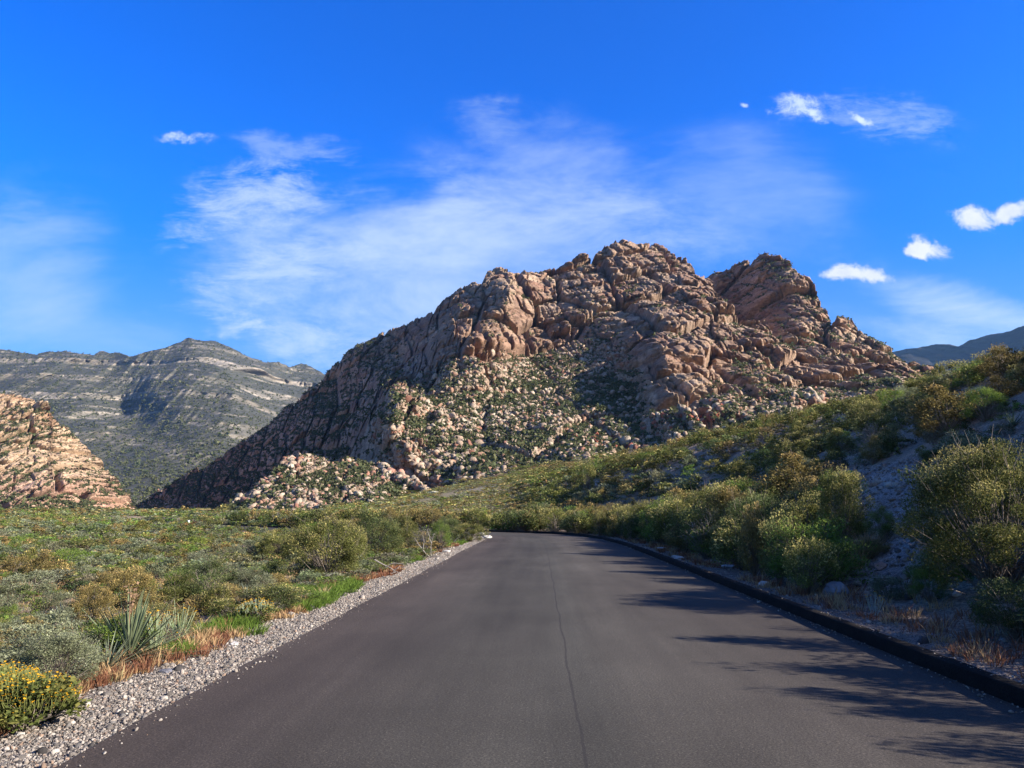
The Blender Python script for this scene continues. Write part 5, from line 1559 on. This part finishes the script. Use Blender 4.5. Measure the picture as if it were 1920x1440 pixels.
    rock(1653, 1068, 22, 20, PINK, 'pinkish pointed rock on the bank right of the grey-green shrub', 25)
    rock(1640, 1040, 26, 12, CREAM, 'small whitish rock at the foot of the gully', 26)
    rock(1290, 1036, 16, 9, CREAM, 'cream stone behind the kerb left of the thicket', 27)
    rock(1240, 1030, 20, 8, CREAM, 'pale stone behind the kerb below the deep shaded shrub', 28)
    rock(1272, 1048, 26, 12, CREAM, 'white knobbly rock resting against the back of the kerb', 29)
    rock(1077, 998, 12, 5, CREAM, 'white stone where the far kerb begins to curve', 30)
    rock(1215, 1013, 10, 6, CREAM, 'little cream stone under the yellow-olive kerbside shrub', 31)
    rock(1433, 1100, 22, 14, CREAM, 'cream rock at the kerb edge left of the orange-tan rock', 32)
    rock(1455, 1092, 14, 10, PINK, 'small pink stone between the kerb and the dull yellow flowers', 33)
    rock(1795, 1118, 18, 12, (0.5, 0.42, 0.36), 'sunlit cream stone right of the yellow-green verge shrub', 34)
    rock(1750, 1195, 22, 10, (0.33, 0.33, 0.35), 'pale shaded stone in front of the yellow-green verge shrub', 35)
    rock(1820, 1205, 20, 9, (0.33, 0.32, 0.34), 'grey stone on the verge near the right frame edge', 36)
    rock(913, 1010, 18, 9, CREAM, 'white stone with dark underside at the inner corner of the bend', 37)
    rock(905, 1003, 12, 6, CREAM, 'small white stone behind the one at the bend corner', 38)
    rock(835, 1036, 20, 6, CREAM, 'flat white stone below the rounded vivid green shrub', 39)
    rock(365, 1200, 22, 14, CREAM, 'white stone right of the small yucca', 40)
    rock(312, 1262, 24, 13, (0.13, 0.13, 0.15), 'dark grey stone at the gravel edge right of the large yucca', 41)
    rock(160, 1256, 34, 34, (0.40, 0.37, 0.33), 'pale rough rock left of the half-dead yucca', 42)
    rock(35, 1380, 18, 9, CREAM, 'white stone at the bottom left gravel edge', 43)
    rock(78, 1222, 14, 8, (0.48, 0.42, 0.26), 'cream-yellow stone in the sage above the flowers', 44)
    rock(55, 1222, 10, 8, (0.48, 0.42, 0.26), 'round yellowish stone left of the other in the sage', 45)
    rock(438, 1210, 26, 8, CREAM, 'flat whitish stone on the gravel edge, middle left', 46)
    rock(982, 838, 34, 16, (0.58, 0.42, 0.27), 'big pale oval boulder alone on the talus foot', 47, name='boulder')
    rock(770, 925, 24, 15, (0.42, 0.2, 0.13), 'red boulder at the foot of the lit buttress', 48, name='boulder')
    rock(812, 926, 24, 7, (0.6, 0.55, 0.42), 'flat cream slab right of the red boulder', 49, name='boulder')
    rock(408, 971, 20, 11, (0.6, 0.5, 0.38), 'cream block at the left end of the boulder slope', 50, name='boulder')

    # dead branches lying by the shoulder
    def fallen(px, py, label, segs, r0, scl=0.62):
        x, y, z, D = hit_ground(px, py)
        root = empty('fallen_branch', (x, y, z), 0.0, (scl, scl, scl), label=label, category='dead branch')
        first = True
        for P in segs:
            P = np.array(P, float)
            t = np.linspace(0, 1, 9); u = np.linspace(0, 1, len(P))
            path = np.stack([np.interp(t, u, P[:, i]) for i in range(3)], 1) + rng.normal(0, 0.012, (9, 3))
            rr = r0 * (1 if first else 0.6)
            q = tube_quads(path, np.linspace(rr, rr * 0.25, 9), 6)
            me = quads_mesh('limb' if first else 'twig', q, np.array([0.27, 0.235, 0.20]) * rng.uniform(0.75, 1.1, (len(q), 1)), M_bark)
            add_obj('limb' if first else 'twig', me, root); first = False
    fallen(742, 1078, 'bleached dead branch curving over the gravel edge', [[(-0.9, 0, 0.6), (-0.4, 0, 0.35), (0.0, 0, 0.12), (0.25, -0.05, 0.05)], [(-0.45, 0, 0.3), (-0.1, 0, 0.5), (0.3, 0, 0.45), (0.5, 0, 0.2)], [(-0.1, 0, 0.15), (0.1, 0, 0.3), (0.3, 0, 0.33), (0.45, 0, 0.18)], [(0, 0, 0.1), (-0.3, -0.1, 0.05), (-0.4, -0.1, 0.02)]], 0.035)
    fallen(788, 1046, 'dead grey trunk leaning left under the pale dead bush', [[(0.5, 0, 0.05), (0.1, 0, 0.45), (-0.35, 0, 1.1)], [(0.15, 0, 0.4), (0.2, 0, 0.9), (0.1, 0, 1.3)], [(0.6, 0, 0.1), (0.6, 0, 0.8), (0.75, 0, 1.4)], [(0.6, 0, 0.8), (0.45, 0, 1.3), (0.35, 0, 1.6)], [(0.5, 0, 0.02), (0.9, -0.1, 0.1), (1.3, -0.2, 0.0)]], 0.05)
    fallen(612, 1100, 'thin dead branch low inside the largest roadside shrub', [[(-0.4, 0, 0.15), (0, 0, 0.4), (0.35, 0, 0.2)], [(0, 0, 0.35), (0.3, 0, 0.5), (0.5, 0, 0.4)]], 0.02)

    # white marker post far out on the plain
    x, y, z, D = hit_ground(353, 987)
    root = empty('marker_post', (x, y, z), 0.0, label='white marker post standing alone on the distant plain', category='post')
    s = D / F
    def boxm(cx, cy, cz, sx, sy, sz):
        V = np.array([(cx + a * sx, cy + b * sy, cz + c * sz) for c in (-1, 1) for a, b in ((-1, -1), (1, -1), (1, 1), (-1, 1))])
        return V, np.array([(3, 2, 1, 0), (4, 5, 6, 7), (0, 1, 5, 4), (1, 2, 6, 5), (2, 3, 7, 6), (3, 0, 4, 7)])
    wm = simple_mat('white_paint', (0.8, 0.8, 0.8)); gm = simple_mat('grey_cap', (0.3, 0.3, 0.3))
    V, Qd = boxm(0, 0, 5.0 * s, 1.7 * s, 1.2 * s, 6.0 * s); add_obj('post', make_mesh('post', V, Qd, mat=wm), root)
    V, Qd = boxm(0, 0, 11.3 * s, 1.9 * s, 1.4 * s, 0.3 * s); add_obj('cap', make_mesh('cap', V, Qd, mat=gm), root)

def main():
    build_world(); build_light_camera()
    build_ground(); build_road(); build_gravel()
    print('ground', time.time() - T0)
    main_mountain(); print('mm', time.time() - T0)
    rear_peak(); talus_apron(); left_hill(); far_mountains(); mountain_scatter()
    print('mountains', time.time() - T0)
    if HAZE > 0: build_haze()
    vegetation()
    print('all', time.time() - T0)
main()
